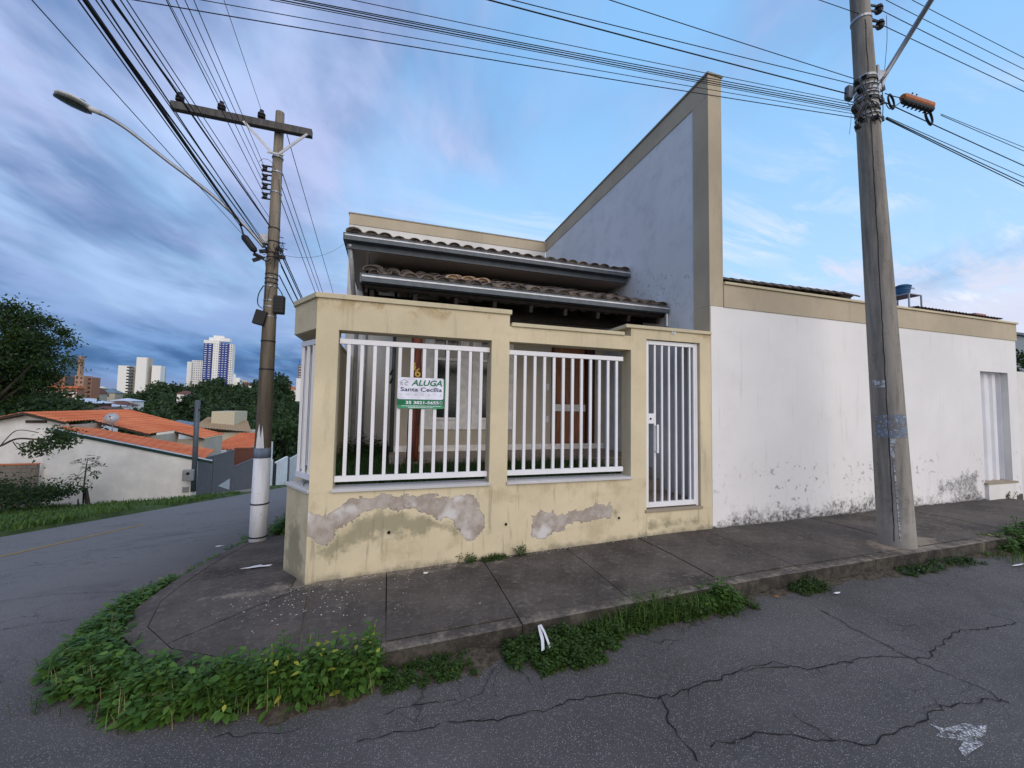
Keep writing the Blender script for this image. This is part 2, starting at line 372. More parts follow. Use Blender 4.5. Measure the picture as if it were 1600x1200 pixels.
M = dict(
 cream=mat('cream_plaster', build=plaster(CREAM, ztop=2.68)), creampeel=mat('cream_plaster_peeling', build=cream_wall),
 white=mat('white_render', build=white_wall), beige=mat('beige_render', build=plaster(BEIGE, stain_amt=.35)),
 side=mat('pale_side_render', build=side_face), white2=mat('white_house_plaster', build=plaster((.74, .73, .70), (.4, .37, .3), .25)),
 coping=mat('coping_paint', build=plaster((.62, .55, .38), stain_amt=.6)),
 fincap=mat('grey_coping', build=plaster((.36, .33, .27), stain_amt=.5)),
 sill=mat('pale_stone_sill', build=plaster((.58, .58, .58), (.2, .2, .2), .4)),
 rail=mat('white_painted_steel', build=painted((.80, .81, .84))), asphalt=mat('asphalt', build=asphalt),
 pave=mat('stained_pavement', build=pavement),
 polebase=mat('pole_concrete', build=concrete_pole((.25, .235, .20), (.12, .11, .095))),
 polebrown=mat('pole_concrete_brown', build=concrete_pole((.27, .23, .175), (.15, .125, .095))),
 polewhite=mat('pole_whitewash', build=concrete_pole((.72, .74, .78), (.55, .57, .6))),
 poleblue=mat('pole_blue_paint', build=concrete_pole((.18, .23, .31), (.12, .16, .22))),
 tile=mat('old_clay_tile', build=tile_dark), otile=mat('orange_clay_tile', build=orange_tile),
 zinc=mat('grey_gutter_metal', (.10, .12, .14), .5, .2), zincw=mat('pale_gutter_metal', (.55, .57, .6), .4, .3), soffit=mat('soffit_plaster', build=plaster((.50, .44, .39), stain_amt=.2)),
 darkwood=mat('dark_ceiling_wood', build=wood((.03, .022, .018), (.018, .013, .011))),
 post=mat('red_brown_log', build=wood((.24, .065, .035), (.075, .025, .018))),
 door=mat('varnished_door_wood', build=wood((.34, .15, .07), (.22, .09, .045))), gold=mat('brass_numerals', (.6, .42, .12), .35, .8),
 trim=mat('window_trim', (.82, .81, .78), .7), glass=mat('dark_window_glass', (.012, .02, .02), .08, 0, spec=.6), tan=mat('house_tan_plaster', build=plaster((.50, .45, .36), stain_amt=.2)),
 floor=mat('veranda_floor', (.30, .25, .21), .7), recess=mat('recess_plaster', build=plaster((.80, .81, .80), stain_amt=.25)),
 black=mat('black_cable', (.012, .013, .017), .5), rubber=mat('black_box_plastic', (.02, .021, .024), .55),
 steel=mat('galvanised_steel', (.36, .38, .41), .45, .6), insul=mat('dark_porcelain', (.03, .025, .03), .3), timber=mat('weathered_crossarm', build=wood((.10, .095, .09), (.05, .045, .045))),
 lampglass=mat('lamp_lens', (.10, .11, .11), .25), orange=mat('orange_enclosure', (.50, .17, .06), .5),
 leaf=mat('weed_leaf', build=foliage((.032, .092, .017), (.130, .250, .045), (.46, .46, .06))), vine=mat('vine_leaf', build=foliage((.026, .065, .012), (.075, .135, .028), (.22, .18, .06))),
 grass=mat('grass_blade', build=foliage((.04, .095, .016), (.12, .21, .04))), darkleaf=mat('wood_leaf', build=foliage((.014, .034, .013), (.042, .080, .025), rough=.7, trans=.1)),
 treeleaf=mat('tree_leaf', build=foliage((.016, .040, .012), (.045, .085, .022), rough=.6)), bark=mat('bark', build=wood((.075, .06, .045), (.03, .025, .02))),
 soil=mat('grassy_soil', build=grass_soil), cblock=mat('stained_block_wall', build=plaster((.24, .21, .18), (.05, .04, .04), .9, (.04, .035, .03))),
 greymetal=mat('grey_sheet_metal', (.165, .165, .175), .5, .2), houseW=mat('neighbour_white', build=plaster((.84, .83, .80), (.5, .45, .38), .15)),
 facW=mat('tower_white', (.82, .81, .79), .8), facB=mat('tower_blue', (.035, .07, .30), .7), facO=mat('brick_orange', (.33, .165, .11), .9), facBe=mat('tower_beige', (.50, .45, .37), .8), facG=mat('tower_window', (.05, .06, .075), .3),
 dkgreen=mat('dark_green_flashing', (.012, .045, .04), .5), red=mat('brown_far_roof', (.15, .07, .055), .85), bluer=mat('blue_grey_roof', (.15, .22, .28), .7), palesheet=mat('pale_sheet_roof', (.55, .62, .72), .5),
 yellow=mat('yellow_road_paint', (.36, .235, .055), .8), crack=mat('crack_dark', (.014, .014, .016), .95), joint=mat('joint_filler', (.20, .17, .14), .9),
 paper=mat('white_litter', (.72, .73, .76), .7), tank=mat('blue_tank', (.03, .11, .22), .45), dryleaf=mat('dry_leaf', (.42, .16, .06), .8), flake=mat('plaster_flake', (.62, .6, .55), .9),
 sgreen=mat('sign_green', (.015, .17, .075), .6), sgreen2=mat('sign_light_green', (.06, .33, .16), .6), sink=mat('sign_navy', (.02, .03, .10), .6), swhite=mat('sign_white', (.78, .79, .9), .55), sgrey=mat('sign_grey_print', (.35, .4, .45), .6),
)
def paintpatch(t, b):
    p = t.pos(); n = t.step(t.noise(p, 22, 6, .75), .40, .54); g = t.step(t.vor(p, 95), .45, .3)
    t.put(b.inputs['Base Color'], t.mix(t.math('MULTIPLY', n, t.math('ADD', .45, t.math('MULTIPLY', g, .55))), (.45, .45, .45), (.72, .72, .72)))
    b.inputs['Roughness'].default_value = .85
    tr = t.new('ShaderNodeBsdfTransparent'); mx = t.new('ShaderNodeMixShader'); t.put(mx.inputs[0], t.math('MULTIPLY', n, t.math('ADD', .35, g), clamp=True))
    t.l.new(tr.outputs[0], mx.inputs[1]); t.l.new(b.outputs[0], mx.inputs[2]); t.l.new(mx.outputs[0], t.n['Material Output'].inputs[0])
M['paintpatch'] = mat('worn_white_paint', build=paintpatch)

# ---------------------------------------------------------------- helpers: meshes
class MB:
    def __init__(s): s.v = []; s.f = []
    def add(s, vs, fs):
        o = len(s.v); s.v += [tuple(v) for v in vs]; s.f += [tuple(i+o for i in f) for f in fs]; return s
    def box(s, x0, x1, y0, y1, z0, z1):
        return s.hexa([(x0, y0, z0), (x1, y0, z0), (x1, y1, z0), (x0, y1, z0), (x0, y0, z1), (x1, y0, z1), (x1, y1, z1), (x0, y1, z1)])
    def hexa(s, v): return s.add(v, [(0, 3, 2, 1), (4, 5, 6, 7), (0, 1, 5, 4), (1, 2, 6, 5), (2, 3, 7, 6), (3, 0, 4, 7)])
    def prism(s, poly, z0, z1):
        """poly: list of (x,y); z0,z1: numbers or functions"""
        n = len(poly); a = [(x, y, z0(x, y) if callable(z0) else z0) for x, y in poly]; b = [(x, y, z1(x, y) if callable(z1) else z1) for x, y in poly]
        return s.add(a+b, [tuple(reversed(range(n))), tuple(range(n, 2*n))]+[(i, (i+1) % n, n+(i+1) % n, n+i) for i in range(n)])
    def beam(s, a, b, w, h, up=(0, 0, 1)):
        a = Vector(a); b = Vector(b); d = (b-a).normalized(); u = Vector(up); r = d.cross(u).normalized(); u = r.cross(d)
        vs = [p+r*(i*w/2)+u*(j*h/2) for p in (a, b) for i, j in ((-1, -1), (1, -1), (1, 1), (-1, 1))]
        return s.add(vs, [(0, 1, 2, 3), (7, 6, 5, 4), (0, 4, 5, 1), (1, 5, 6, 2), (2, 6, 7, 3), (3, 7, 4, 0)])
    def tube(s, pts, r, n=8, cap=True):
        pts = [Vector(p) for p in pts]; rs = r if isinstance(r, (list, tuple)) else [r]*len(pts)
        o = len(s.v); pu = None
        for i, p in enumerate(pts):
            d = (pts[min(i+1, len(pts)-1)]-pts[max(i-1, 0)]).normalized()
            u = pu if pu is not None else (Vector((0, 0, 1)) if abs(d.z) < .9 else Vector((1, 0, 0)))
            a = d.cross(u)
            if a.length < 1e-5: a = d.cross(Vector((0, 1, 0)))
            a.normalize(); u = a.cross(d).normalized(); pu = u
            for k in range(n):
                an = 2*PI*k/n; s.v.append(tuple(p+(a*math.cos(an)+u*math.sin(an))*rs[i]))
        for i in range(len(pts)-1):
            for k in range(n):
                q = o+i*n; s.f.append((q+k, q+(k+1) % n, q+n+(k+1) % n, q+n+k))
        if cap: s.f.append(tuple(o+k for k in reversed(range(n)))); s.f.append(tuple(o+(len(pts)-1)*n+k for k in range(n)))
        return s
    def lathe(s, c, prof, n=16, ax=(0, 0, 1)):
        """profile of (radius, offset along ax)"""
        ax = Vector(ax).normalized(); c = Vector(c)
        return s.tube([c+ax*h+ax*1e-6*i for i, (r, h) in enumerate(prof)], [max(r, 1e-4) for r, h in prof], n)
    def build(s, name, m, parent=None, smooth=False, bevel=0, **tags):
        me = bpy.data.meshes.new(name); off = Vector(parent_loc(parent))
        v = np.array(s.v, dtype=np.float64)-np.array(off)
        me.from_pydata([tuple(q) for q in v], [], s.f); me.materials.append(M[m] if isinstance(m, str) else m)
        if smooth: me.polygons.foreach_set('use_smooth', [True]*len(me.polygons))
        bm = bmesh.new(); bm.from_mesh(me); bmesh.ops.recalc_face_normals(bm, faces=bm.faces); bm.to_mesh(me); bm.free()
        o = bpy.data.objects.new(name, me); COL.objects.link(o)
        if parent: o.parent = parent
        if bevel:
            b = o.modifiers.new('bevel', 'BEVEL'); b.width = bevel; b.segments = 2; b.limit_method = 'ANGLE'
        for k, q in tags.items(): o[k] = q
        return o
LOCS = {}
def parent_loc(p):
    v = Vector((0, 0, 0))
    while p is not None: v = v+p.location; p = p.parent
    return v
def thing(name, label, cat, loc=(0, 0, 0), group=None, kind=None):
    o = bpy.data.objects.new(name, None); o.empty_display_size = .1; COL.objects.link(o); o.location = loc
    o['label'] = label; o['category'] = cat
    if group: o['group'] = group
    return o
def tag(o, label, cat, group=None):
    o['label'] = label; o['category'] = cat
    if group: o['group'] = group
    return o
def copy_tree(o, loc, label=None, group=None):
    c = o.copy(); COL.objects.link(c); c.location = loc
    if label: c['label'] = label
    if group: c['group'] = group
    def kids(src, dst):
        for ch in list(src.children):
            k = ch.copy(); COL.objects.link(k); k.parent = dst; kids(ch, k)
    kids(o, c); return c
def np_mesh(name, verts, faces, m, parent=None, attrs=None, smooth=False, quads=4):
    """fast mesh from numpy; faces (n,quads); attrs: name -> per-vertex float"""
    me = bpy.data.meshes.new(name); nv, nf = len(verts), len(faces)
    off = np.array(parent_loc(parent))
    me.vertices.add(nv); me.vertices.foreach_set('co', (np.asarray(verts, dtype=np.float32)-off.astype(np.float32)).ravel())
    me.loops.add(nf*quads); me.loops.foreach_set('vertex_index', np.asarray(faces, dtype=np.int32).ravel())
    me.polygons.add(nf); me.polygons.foreach_set('loop_start', np.arange(nf, dtype=np.int32)*quads); me.polygons.foreach_set('loop_total', np.full(nf, quads, dtype=np.int32))
    me.update(calc_edges=True); me.validate()
    if smooth: me.polygons.foreach_set('use_smooth', np.ones(nf, dtype=bool))
    for k, a in (attrs or {}).items():
        at_ = me.attributes.new(k, 'FLOAT', 'POINT'); at_.data.foreach_set('value', np.asarray(a, dtype=np.float32))
    me.materials.append(M[m] if isinstance(m, str) else m)
    o = bpy.data.objects.new(name, me); COL.objects.link(o)
    if parent: o.parent = parent
    return o
def grid(us, vs, fn):
    """verts and quads of a grid; fn(U,V)->(n,3)"""
    U, V = np.meshgrid(us, vs, indexing='ij'); P = fn(U.ravel(), V.ravel()); nu, nv = len(us), len(vs)
    i = np.arange((nu-1)*(nv-1)); a = (i//(nv-1))*nv+i % (nv-1)
    return P, np.stack([a, a+nv, a+nv+1, a+1], 1)
def sdf(P, poly):
    """signed distance (positive inside) of 2-D points to a polygon"""
    P = np.asarray(P, float); poly = np.asarray(poly, float); d = np.full(len(P), 1e9); ins = np.zeros(len(P), bool)
    for i in range(len(poly)):
        a, b = poly[i-1], poly[i]; e = b-a; w = P-a
        h = np.clip((w@e)/(e@e+1e-12), 0, 1); d = np.minimum(d, np.hypot(*(w-h[:, None]*e).T))
        c = (a[1] > P[:, 1]) != (b[1] > P[:, 1])
        with np.errstate(divide='ignore', invalid='ignore'):
            ins ^= c & (P[:, 0] < (b[0]-a[0])*(P[:, 1]-a[1])/(b[1]-a[1]+1e-12)+a[0])
    return np.where(ins, d, -d)
def segd(P, pts):
    d = np.full(len(P), 1e9)
    for a, b in zip(pts[:-1], pts[1:]):
        a = np.array(a, float); b = np.array(b, float); e = b-a; w = P-a; h = np.clip((w@e)/(e@e), 0, 1)
        d = np.minimum(d, np.hypot(*(w-h[:, None]*e).T))
    return d
GV = np.vectorize(G)

# ================================================================ SETTING
def build_ground():
    road_z = lambda x, y: GV(x, y)-KH
    xs = np.unique(np.concatenate([np.arange(-8.75, 4, .25), np.arange(4, 40.1, 1.5)]))
    ys = np.unique(np.concatenate([np.arange(-16, 2.0, 1), np.arange(2.0, 8, .25)]))
    P, F = grid(xs, ys, lambda u, v: np.stack([u, v, road_z(u, v)], 1))
    keep = ~((P[F][:, :, 0].min(1) >= -1.0) & (P[F][:, :, 1].min(1) >= 3.2))
    F = F[keep]
    ys2 = np.unique(np.concatenate([np.arange(8, 40, .5), np.arange(40, 90, 2)])); ys2 = np.concatenate([[7.75], ys2]) if 7.75 not in ys else ys2
    ys2 = np.concatenate([[ys.max()], ys2[ys2 > ys.max()]])
    P2, F2 = grid(np.arange(-8.75, -.9, .25), ys2, lambda u, v: np.stack([u, v, road_z(u, v)], 1))
    o = np_mesh('road', np.concatenate([P, P2]), np.concatenate([F, F2+len(P)]), 'asphalt', smooth=True); o['kind'] = 'structure'
    road = o
    # yellow centre line
    a = ground(0, 870, -KH); b_ = ground(240, 816, -KH); x0 = (a.x+b_.x)/2
    yy = np.arange(2.5, b_.y, .4); P, F = grid(np.array([x0-.055, x0+.055]), yy, lambda u, v: np.stack([u, v, road_z(u, v)+.005], 1))
    np_mesh('centre_line', P, F, 'yellow', road)
    # cracks in the asphalt, traced on the ground
    cr = [[(700,1130),(760,1128),(810,1118),(850,1112),(890,1096),(935,1087),(985,1085),(1020,1090),(1032,1090),(1075,1078),(1110,1066),(1150,1052),(1190,1044),(1236,1042),(1262,1048),(1300,1040),(1345,1030),(1385,1025),(1425,1031),(1450,1027),(1470,1008),(1490,988),(1540,984),(1596,974)],
          [(1030,1090),(1042,1112),(1044,1130),(1060,1150),(1080,1176),(1102,1200)],
          [(1285,955),(1320,975),(1360,996),(1405,1020),(1430,1032),(1465,1048),(1510,1066),(1550,1084),(1590,1108)],
          [(1110,1166),(1150,1158),(1180,1146),(1225,1148),(1260,1156),(1300,1158),(1360,1166),(1385,1152),(1420,1138),(1450,1120),(1470,1105),(1500,1103),(1540,1098),(1572,1092)],
          [(1545,960),(1580,970),(1600,974)], [(600,1118),(640,1105),(680,1098),(720,1094)],[(1240,1044),(1210,1035),(1180,1040),(1150,1052)],
          [(560,1160),(600,1150),(650,1146),(700,1130)],[(1300,1158),(1275,1140),(1250,1128),(1235,1112)],[(0,985),(60,975),(130,968)],[(0,940),(80,930),(190,925),(260,920)],
          [(330,1155),(380,1150),(430,1148),(480,1140)]]
    m = MB()
    for n_, pl_ in enumerate(cr):
        pts = [ground(x, y, -KH) for x, y in pl_]; fine = []
        for p, q in zip(pts[:-1], pts[1:]):
            k = max(2, int((q-p).length/.035))
            for i in range(k):
                w = p.lerp(q, i/k); fine.append(Vector((w.x+random.gauss(0, .008), w.y+random.gauss(0, .008), 0)))
        wd = 0.0038 if n_ in (0, 1, 2, 3) else .0026
        ws = [wd*random.uniform(.35, 1.35) for _ in fine]; vs = []
        if n_ < 4:      # short broken spurs off the main cracks
            for q in range(len(fine)//16):
                p = random.choice(fine); a_ = random.uniform(0, 2*PI); sp = [p+Vector((math.cos(a_), math.sin(a_), 0))*.018*i+Vector((random.gauss(0, .005), random.gauss(0, .005), 0)) for i in range(random.randint(3, 7))]
                sv = []
                for i, w in enumerate(sp): e_ = .0022*(1-i/len(sp)); sv += [(w.x-e_*math.sin(a_), w.y+e_*math.cos(a_), G(w.x, w.y)-KH+.0035), (w.x+e_*math.sin(a_), w.y-e_*math.cos(a_), G(w.x, w.y)-KH+.0035)]
                m.add(sv, [(2*i, 2*i+1, 2*i+3, 2*i+2) for i in range(len(sp)-1)])
        for i, p in enumerate(fine):
            d = (fine[min(i+1, len(fine)-1)]-fine[max(0, i-1)]); d.normalize(); nr = Vector((-d.y, d.x, 0))*ws[i]
            for q in (p-nr, p+nr): vs.append((q.x, q.y, G(q.x, q.y)-KH+.004))
        m.add(vs, [(2*i, 2*i+1, 2*i+3, 2*i+2) for i in range(len(fine)-1)])
    m.build('crack', 'crack', road)
    # worn white paint on the asphalt
    pp = [ground(x, y, -KH) for x, y in [(1453,1133),(1475,1140),(1505,1133),(1543,1137),(1540,1150),(1525,1158),(1538,1166),(1520,1175),(1508,1186),(1498,1172),(1506,1160),(1480,1157),(1462,1152),(1470,1145)]]
    MB().add([(p.x, p.y, G(p.x, p.y)-KH+.005) for p in pp], [tuple(range(len(pp)))]).build('paint_mark', 'paintpatch', road)

    # pavement: one slab between each pair of joints, a kerb stone row along the road
    base = bpy.data.objects.new('pavement', None); COL.objects.link(base); base['kind'] = 'structure'
    corner = [(.03, 2.90), (-.42, 2.90), (-.92, 3.02), (-1.35, 3.28), (-1.66, 3.66), (-1.80, 4.15)]
    outer = [(.03, 2.78), (-.44, 2.78), (-.98, 2.90), (-1.44, 3.19), (-1.78, 3.60), (-1.93, 4.10)]
    def worn(x, y):
        d = -np.hypot((x-5.72)/1.0, (y-3.02)/.42)*.62+.36
        w2 = .13-np.abs(y-4.06)*1.0 - np.maximum(0, np.abs(x-.0)-1.2)*.3
        w3 = .16-np.abs(np.asarray(y)-2.82)*2.0
        return np.maximum(np.maximum(d, w2*.8), w3*.9)
    def slab(poly, name='paving_slab', top=0.0, thick=.07, res=.07):
        # gridded top clipped to the polygon's bounding shape through bmesh
        bm = bmesh.new(); vs = [bm.verts.new((x, y, 0)) for x, y in poly]; bm.faces.new(vs)
        x0, x1 = min(p[0] for p in poly), max(p[0] for p in poly); y0, y1 = min(p[1] for p in poly), max(p[1] for p in poly)
        for k in range(1, int((x1-x0)/res)+1): bmesh.ops.bisect_plane(bm, geom=bm.verts[:]+bm.edges[:]+bm.faces[:], plane_co=(x0+k*res, 0, 0), plane_no=(1, 0, 0))
        for k in range(1, int((y1-y0)/res)+1): bmesh.ops.bisect_plane(bm, geom=bm.verts[:]+bm.edges[:]+bm.faces[:], plane_co=(0, y0+k*res, 0), plane_no=(0, 1, 0))
        r = bmesh.ops.extrude_face_region(bm, geom=bm.faces[:]); up = {v for v in r['geom'] if isinstance(v, bmesh.types.BMVert)}
        for v in bm.verts: v.co.z = G(v.co.x, v.co.y)+top+(0 if v in up else -thick)
        bmesh.ops.recalc_face_normals(bm, faces=bm.faces)
        me = bpy.data.meshes.new(name); bm.to_mesh(me); bm.free(); me.materials.append(M['pave'])
        co = np.empty(len(me.vertices)*3); me.vertices.foreach_get('co', co); co = co.reshape(-1, 3)
        a = me.attributes.new('worn', 'FLOAT', 'POINT'); a.data.foreach_set('value', worn(co[:, 0], co[:, 1]).astype(np.float32))
        a = me.attributes.new('tone', 'FLOAT', 'POINT'); a.data.foreach_set('value', np.full(len(co), random.random(), dtype=np.float32))
        o = bpy.data.objects.new(name, me); COL.objects.link(o); o.parent = base; return o
    g = .0045
    X = [.03+.955*k for k in range(12)]
    for i, (a, b_) in enumerate(zip(X[:-1], X[1:])):
        slab([(a+g, 2.905), (b_-g, 2.905), (b_-g, 4.3), (a+g, 4.3)], top=random.uniform(-.003, .003), res=.12)
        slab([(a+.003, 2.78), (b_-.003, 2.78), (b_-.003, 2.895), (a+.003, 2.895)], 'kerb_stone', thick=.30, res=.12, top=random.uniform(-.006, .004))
    # corner slabs
    j1 = (-.62, 4.05); dk = ground(402, 998); lt = ground(180, 988)
    d1 = (dk.x, dk.y); l1 = (lt.x, lt.y)
    def off(p, dx, dy): return (p[0]+dx, p[1]+dy)
    slab([(.03-g, 2.905), (.03-g, 4.3), (-.52, 4.3), j1, (-.50, 2.905)])
    slab([off(j1, -.03, -.02), (-.515, 2.905), (-.92, 3.026), (-1.345, 3.286), (-1.40, 3.348)])
    slab([off(j1, -.042, -.008), (-1.408, 3.358), (-1.655, 3.664), (-1.795, 4.15), (-1.80, 4.6), (-.8, 4.6), (-.8, 4.06)])
    Y = [4.61, 5.6, 6.6, 7.6, 8.6, 9.6, 11, 13, 16, 20]
    for a, b_ in zip(Y[:-1], Y[1:]):
        slab([(-1.80, a), (-.8, a), (-.8, b_-g), (-1.80, b_-g)], res=.2)
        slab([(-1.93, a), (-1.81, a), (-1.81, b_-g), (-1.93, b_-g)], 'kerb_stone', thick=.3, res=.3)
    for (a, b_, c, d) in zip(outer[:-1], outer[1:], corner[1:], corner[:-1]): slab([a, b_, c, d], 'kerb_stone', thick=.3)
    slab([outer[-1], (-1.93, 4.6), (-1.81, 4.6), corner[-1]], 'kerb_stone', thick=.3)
    # joint fill a little below the slabs
    m = MB(); xs = np.arange(-1.9, 12, .4)
    P, F = grid(np.arange(.0, 10.6, .3), np.array([2.8, 3.5, 4.2]), lambda u, v: np.stack([u, v, GV(u, v)-.02], 1))
    np_mesh('joint_bed', P, F, 'crack', base)
    MB().prism([(.05, 2.80), (-.44, 2.80), (-.97, 2.92), (-1.42, 3.2), (-1.76, 3.61), (-1.91, 4.10), (-1.91, 4.55), (.02, 4.55)], lambda x, y: G(x, y)-.1, lambda x, y: G(x, y)-.005).build('joint_bed', 'joint', base)
    # thin soil gutter strip below the kerb with grit
    # verge and land
    def vz(x, y): return GV(x, y)-.02+.05*np.sin(x*1.7+y*.6)*np.exp(-((x+10)/6)**2)
    P, F = grid(np.concatenate([np.array([-8.72, -8.85]), -np.arange(9.2, 20, .5)]), np.arange(-16, 60, .6), lambda u, v: np.stack([u, v, np.where(u > -8.8, vz(u, v)-.16, vz(u, v))], 1))
    o = np_mesh('verge', P, F, 'soil', smooth=True); o['kind'] = 'structure'
    # wide land: falls into the valley then rises to the town on the far hill
    def land(u, v):
        r = v
        z = np.interp(r, [-60, 4, 62, 90, 120, 160, 220, 300, 500, 900, 1600], [-1, -1.1, -10.6, -10, -8, -4, 1.5, 6, 10, 10, 6])
        z = z+np.where(u > 30, 0, 0)+1.2*np.sin(u*.03)*np.cos(v*.021)*np.clip((v-60)/60, 0, 1)
        near = np.clip(1-np.abs(u)/400, 0, 1)
        z = np.where((u > -.9) & (v < 62), np.maximum(z, -.9-(np.clip(v, 4, 62)-4)*.16), z)
        return np.stack([u, v, z], 1)
    xs = np.concatenate([np.arange(-1600, -200, 100), np.arange(-200, 200, 10), np.arange(200, 1700, 100)]); ys = np.concatenate([np.arange(-1000, -60, 100), np.arange(-60, 300, 8), np.arange(300, 1700, 100)])
    P, F = grid(xs.astype(float), ys.astype(float), land)
    o = np_mesh('terrain', P, F, 'soil', smooth=True); o['kind'] = 'structure'
    globals()['land_z'] = lambda x, y: float(land(np.array([x*1.]), np.array([y*1.]))[0, 2])
build_ground()

# ================================================================ CREAM FRONT WALL
FY = 4.10; C0 = (-.69, FY); C1 = (-.98, 4.60)           # street corner is cut off by a short face
ZS, ZB = .80, 2.36                                      # sill and underside of the beams
def facade_sheet(name, x0, x1, z1, y, m, polys, moss, parent, res=.03, band=None):
    """front sheet of a wall down to below the pavement, carrying the wear fields"""
    P, F = grid(np.arange(x0, x1+1e-6, (x1-x0)/max(1, round((x1-x0)/res))), np.linspace(-.25, z1, int((z1+.25)/res)+1), lambda u, v: np.stack([u, np.full_like(u, y), v], 1))
    q = P[:, [0, 2]]
    pe = np.full(len(P), -.5)
    for p in polys: pe = np.maximum(pe, sdf(q, p))
    mo = np.full(len(P), -.5)
    for p in moss: mo = np.maximum(mo, sdf(q, p))
    at_ = dict(peel=pe, moss=mo, hgt=P[:, 2]-GV(P[:, 0], P[:, 1]))
    if band is not None: at_['band'] = band(P[:, 0])
    return np_mesh(name, P, F[:, ::-1], m, parent, at_)
def pz(pts, y=FY): return [(at(a, b, 1, y).x, at(a, b, 1, y).z) for a, b in pts]
def c4(pts): return [(430+a/2.5, 440+b/2.5) for a, b in pts]
def c5(pts): return [(780+a/3.158, 480+b/3.158) for a, b in pts]
cw = thing('boundary_wall', 'cream rendered corner wall with peeling plaster below its barred openings', 'wall', (0, FY, 0))
peelA = pz(c4([(122,905),(165,905),(215,905),(245,885),(275,862),(330,840),(385,845),(440,826),(500,838),(600,832),(700,838),(780,835),(795,860),(800,895),(822,935),(822,960),(790,985),(785,1010),(760,1020),(735,1000),(725,970),(700,930),(660,925),(610,920),(560,890),(500,892),(420,890),(345,905),(300,935),(255,965),(225,1000),(205,1035),(170,1030),(150,1000),(125,1000)]))
peelB = pz(c5([(150,1060),(165,1025),(205,1000),(230,1015),(262,1003),(300,1022),(345,1010),(415,995),(450,980),(540,970),(555,990),(550,1035),(480,1045),(400,1065),(330,1080),(290,1105),(240,1130),(195,1150),(165,1130),(150,1095)]))
mossA = pz(c4([(240,970),(300,920),(420,880),(600,900),(720,940),(740,1000),(640,985),(560,1000),(440,1010),(330,1020),(270,1070),(215,1110),(150,1080),(160,1020)]))
mossB = pz(c5([(720,1050),(1000,1030),(1000,1075),(880,1100),(720,1110)])); mossC = pz(c5([(560,990),(600,990),(590,1060),(560,1050)]))
facade_sheet('wall_face', C0[0], 3.02, ZS, FY, 'creampeel', [peelA, peelB], [mossA, mossB, mossC], cw)
facade_sheet('wall_face', 3.022, 4.02, .385, FY, 'creampeel', [], [mossB], cw)
m = MB(); m.prism([(C0[0]+.002, FY+.003), (3.02, FY+.003), (3.02, FY+.2), (C0[0]+.07, FY+.2)], -.4, ZS); m.box(3.022, 4.02, FY+.003, FY+.2, -.4, .385); m.build('wall_core', 'cream', cw)
# the cut corner, with its own moss
cd_ = Vector((C1[0]-C0[0], C1[1]-C0[1])); cl = cd_.length; cdn = cd_/cl; cn = Vector((-cdn.y, cdn.x))  # outward is to the street corner
if cn.x > 0: cn = -cn
P, F = grid(np.linspace(0, cl, 20), np.linspace(-.4, ZS, 38), lambda u, v: np.stack([C0[0]+cdn.x*u, C0[1]+cdn.y*u, v], 1))
np_mesh('wall_face', P, F, 'creampeel', cw, dict(peel=np.full(len(P), -.4), moss=.02+.12*np.sin(P[:, 2]*4+1)-.25*np.abs((P[:, 0]-C0[0])/cd_.x-.55), hgt=P[:, 2]-GV(P[:, 0], P[:, 1])))
i0 = (C0[0]+.085, FY+.2); i1 = (C1[0]+.18, C1[1]+.03)
m = MB(); m.prism([(C0[0]+.003, C0[1]+.003), i0, i1, (C1[0]+.003, C1[1]+.003)], -.6, ZS-.002); m.prism([C1, (i1[0], C1[1]+.031), (-.80, 9.9), (-.98, 9.9)], -2.2, ZS-.004)
m.prism([(-.98, 6.3), (-.80, 6.3), (-.80, 9.9), (-.98, 9.9)], ZS, 2.56); m.build('side_wall', 'cream', cw)
def pillar(x0, x1, z0, z1, y1=.2, name='pillar'): return MB().box(x0, x1, FY, FY+y1, z0, z1).build(name, 'cream', cw)
MB().prism([C0, (-.49, FY), (-.49, FY+.2), (i0[0], FY+.2)], ZS-.001, 2.66).build('pillar', 'cream', cw)
pillar(1.045, 1.245, ZS, 2.66); pillar(2.80, 3.02, ZS, 2.63); pillar(3.84, 4.018, .387, 2.63)
MB().box(-.49, 1.045, FY, FY+.199, ZB, 2.66).build('beam', 'cream', cw)
MB().box(1.245, 2.80, FY, FY+.199, ZB, 2.53).build('beam', 'cream', cw)
MB().box(3.02, 3.84, FY, FY+.199, 2.51, 2.63).build('beam', 'cream', cw)
MB().prism([(C0[0]-.001, FY+.003), (i0[0]-.002, FY+.2), (i1[0]+.04, i1[1]), (i1[0]+.04, 6.3), (-.98, 6.3), C1], ZB, 2.66).build('beam', 'cream', cw)
# copings overhang the face a little
o_ = .02
MB().prism([(1.265, FY-o_), (1.265, FY+.22), (i0[0]-.02, FY+.22), (i1[0]+.06, i1[1]), (i1[0]+.06, 6.32), (-1.0, 6.32), (C1[0]-o_, C1[1]-.008), (C0[0]-.012, FY-o_)], 2.66, 2.71).build('coping', 'coping', cw, bevel=.004)
MB().box(1.267, 2.70, FY-o_, FY+.22, 2.53, 2.572).build('coping', 'coping', cw, bevel=.004)
MB().box(2.72, 4.018, FY-o_, FY+.52, 2.63, 2.672).build('coping', 'coping', cw, bevel=.004)
MB().box(2.80, 3.02, FY+.202, FY+.50, 2.45, 2.628).build('pillar', 'cream', cw)
MB().box(-1.0, -.78, 6.33, 9.9, 2.56, 2.60).build('coping', 'coping', cw)
for x0, x1 in ((-.50, 1.05), (1.24, 2.81)):
    MB().box(x0, x1, FY-.025, FY+.21, ZS, ZS+.028).build('sill', 'sill', cw, bevel=.003)
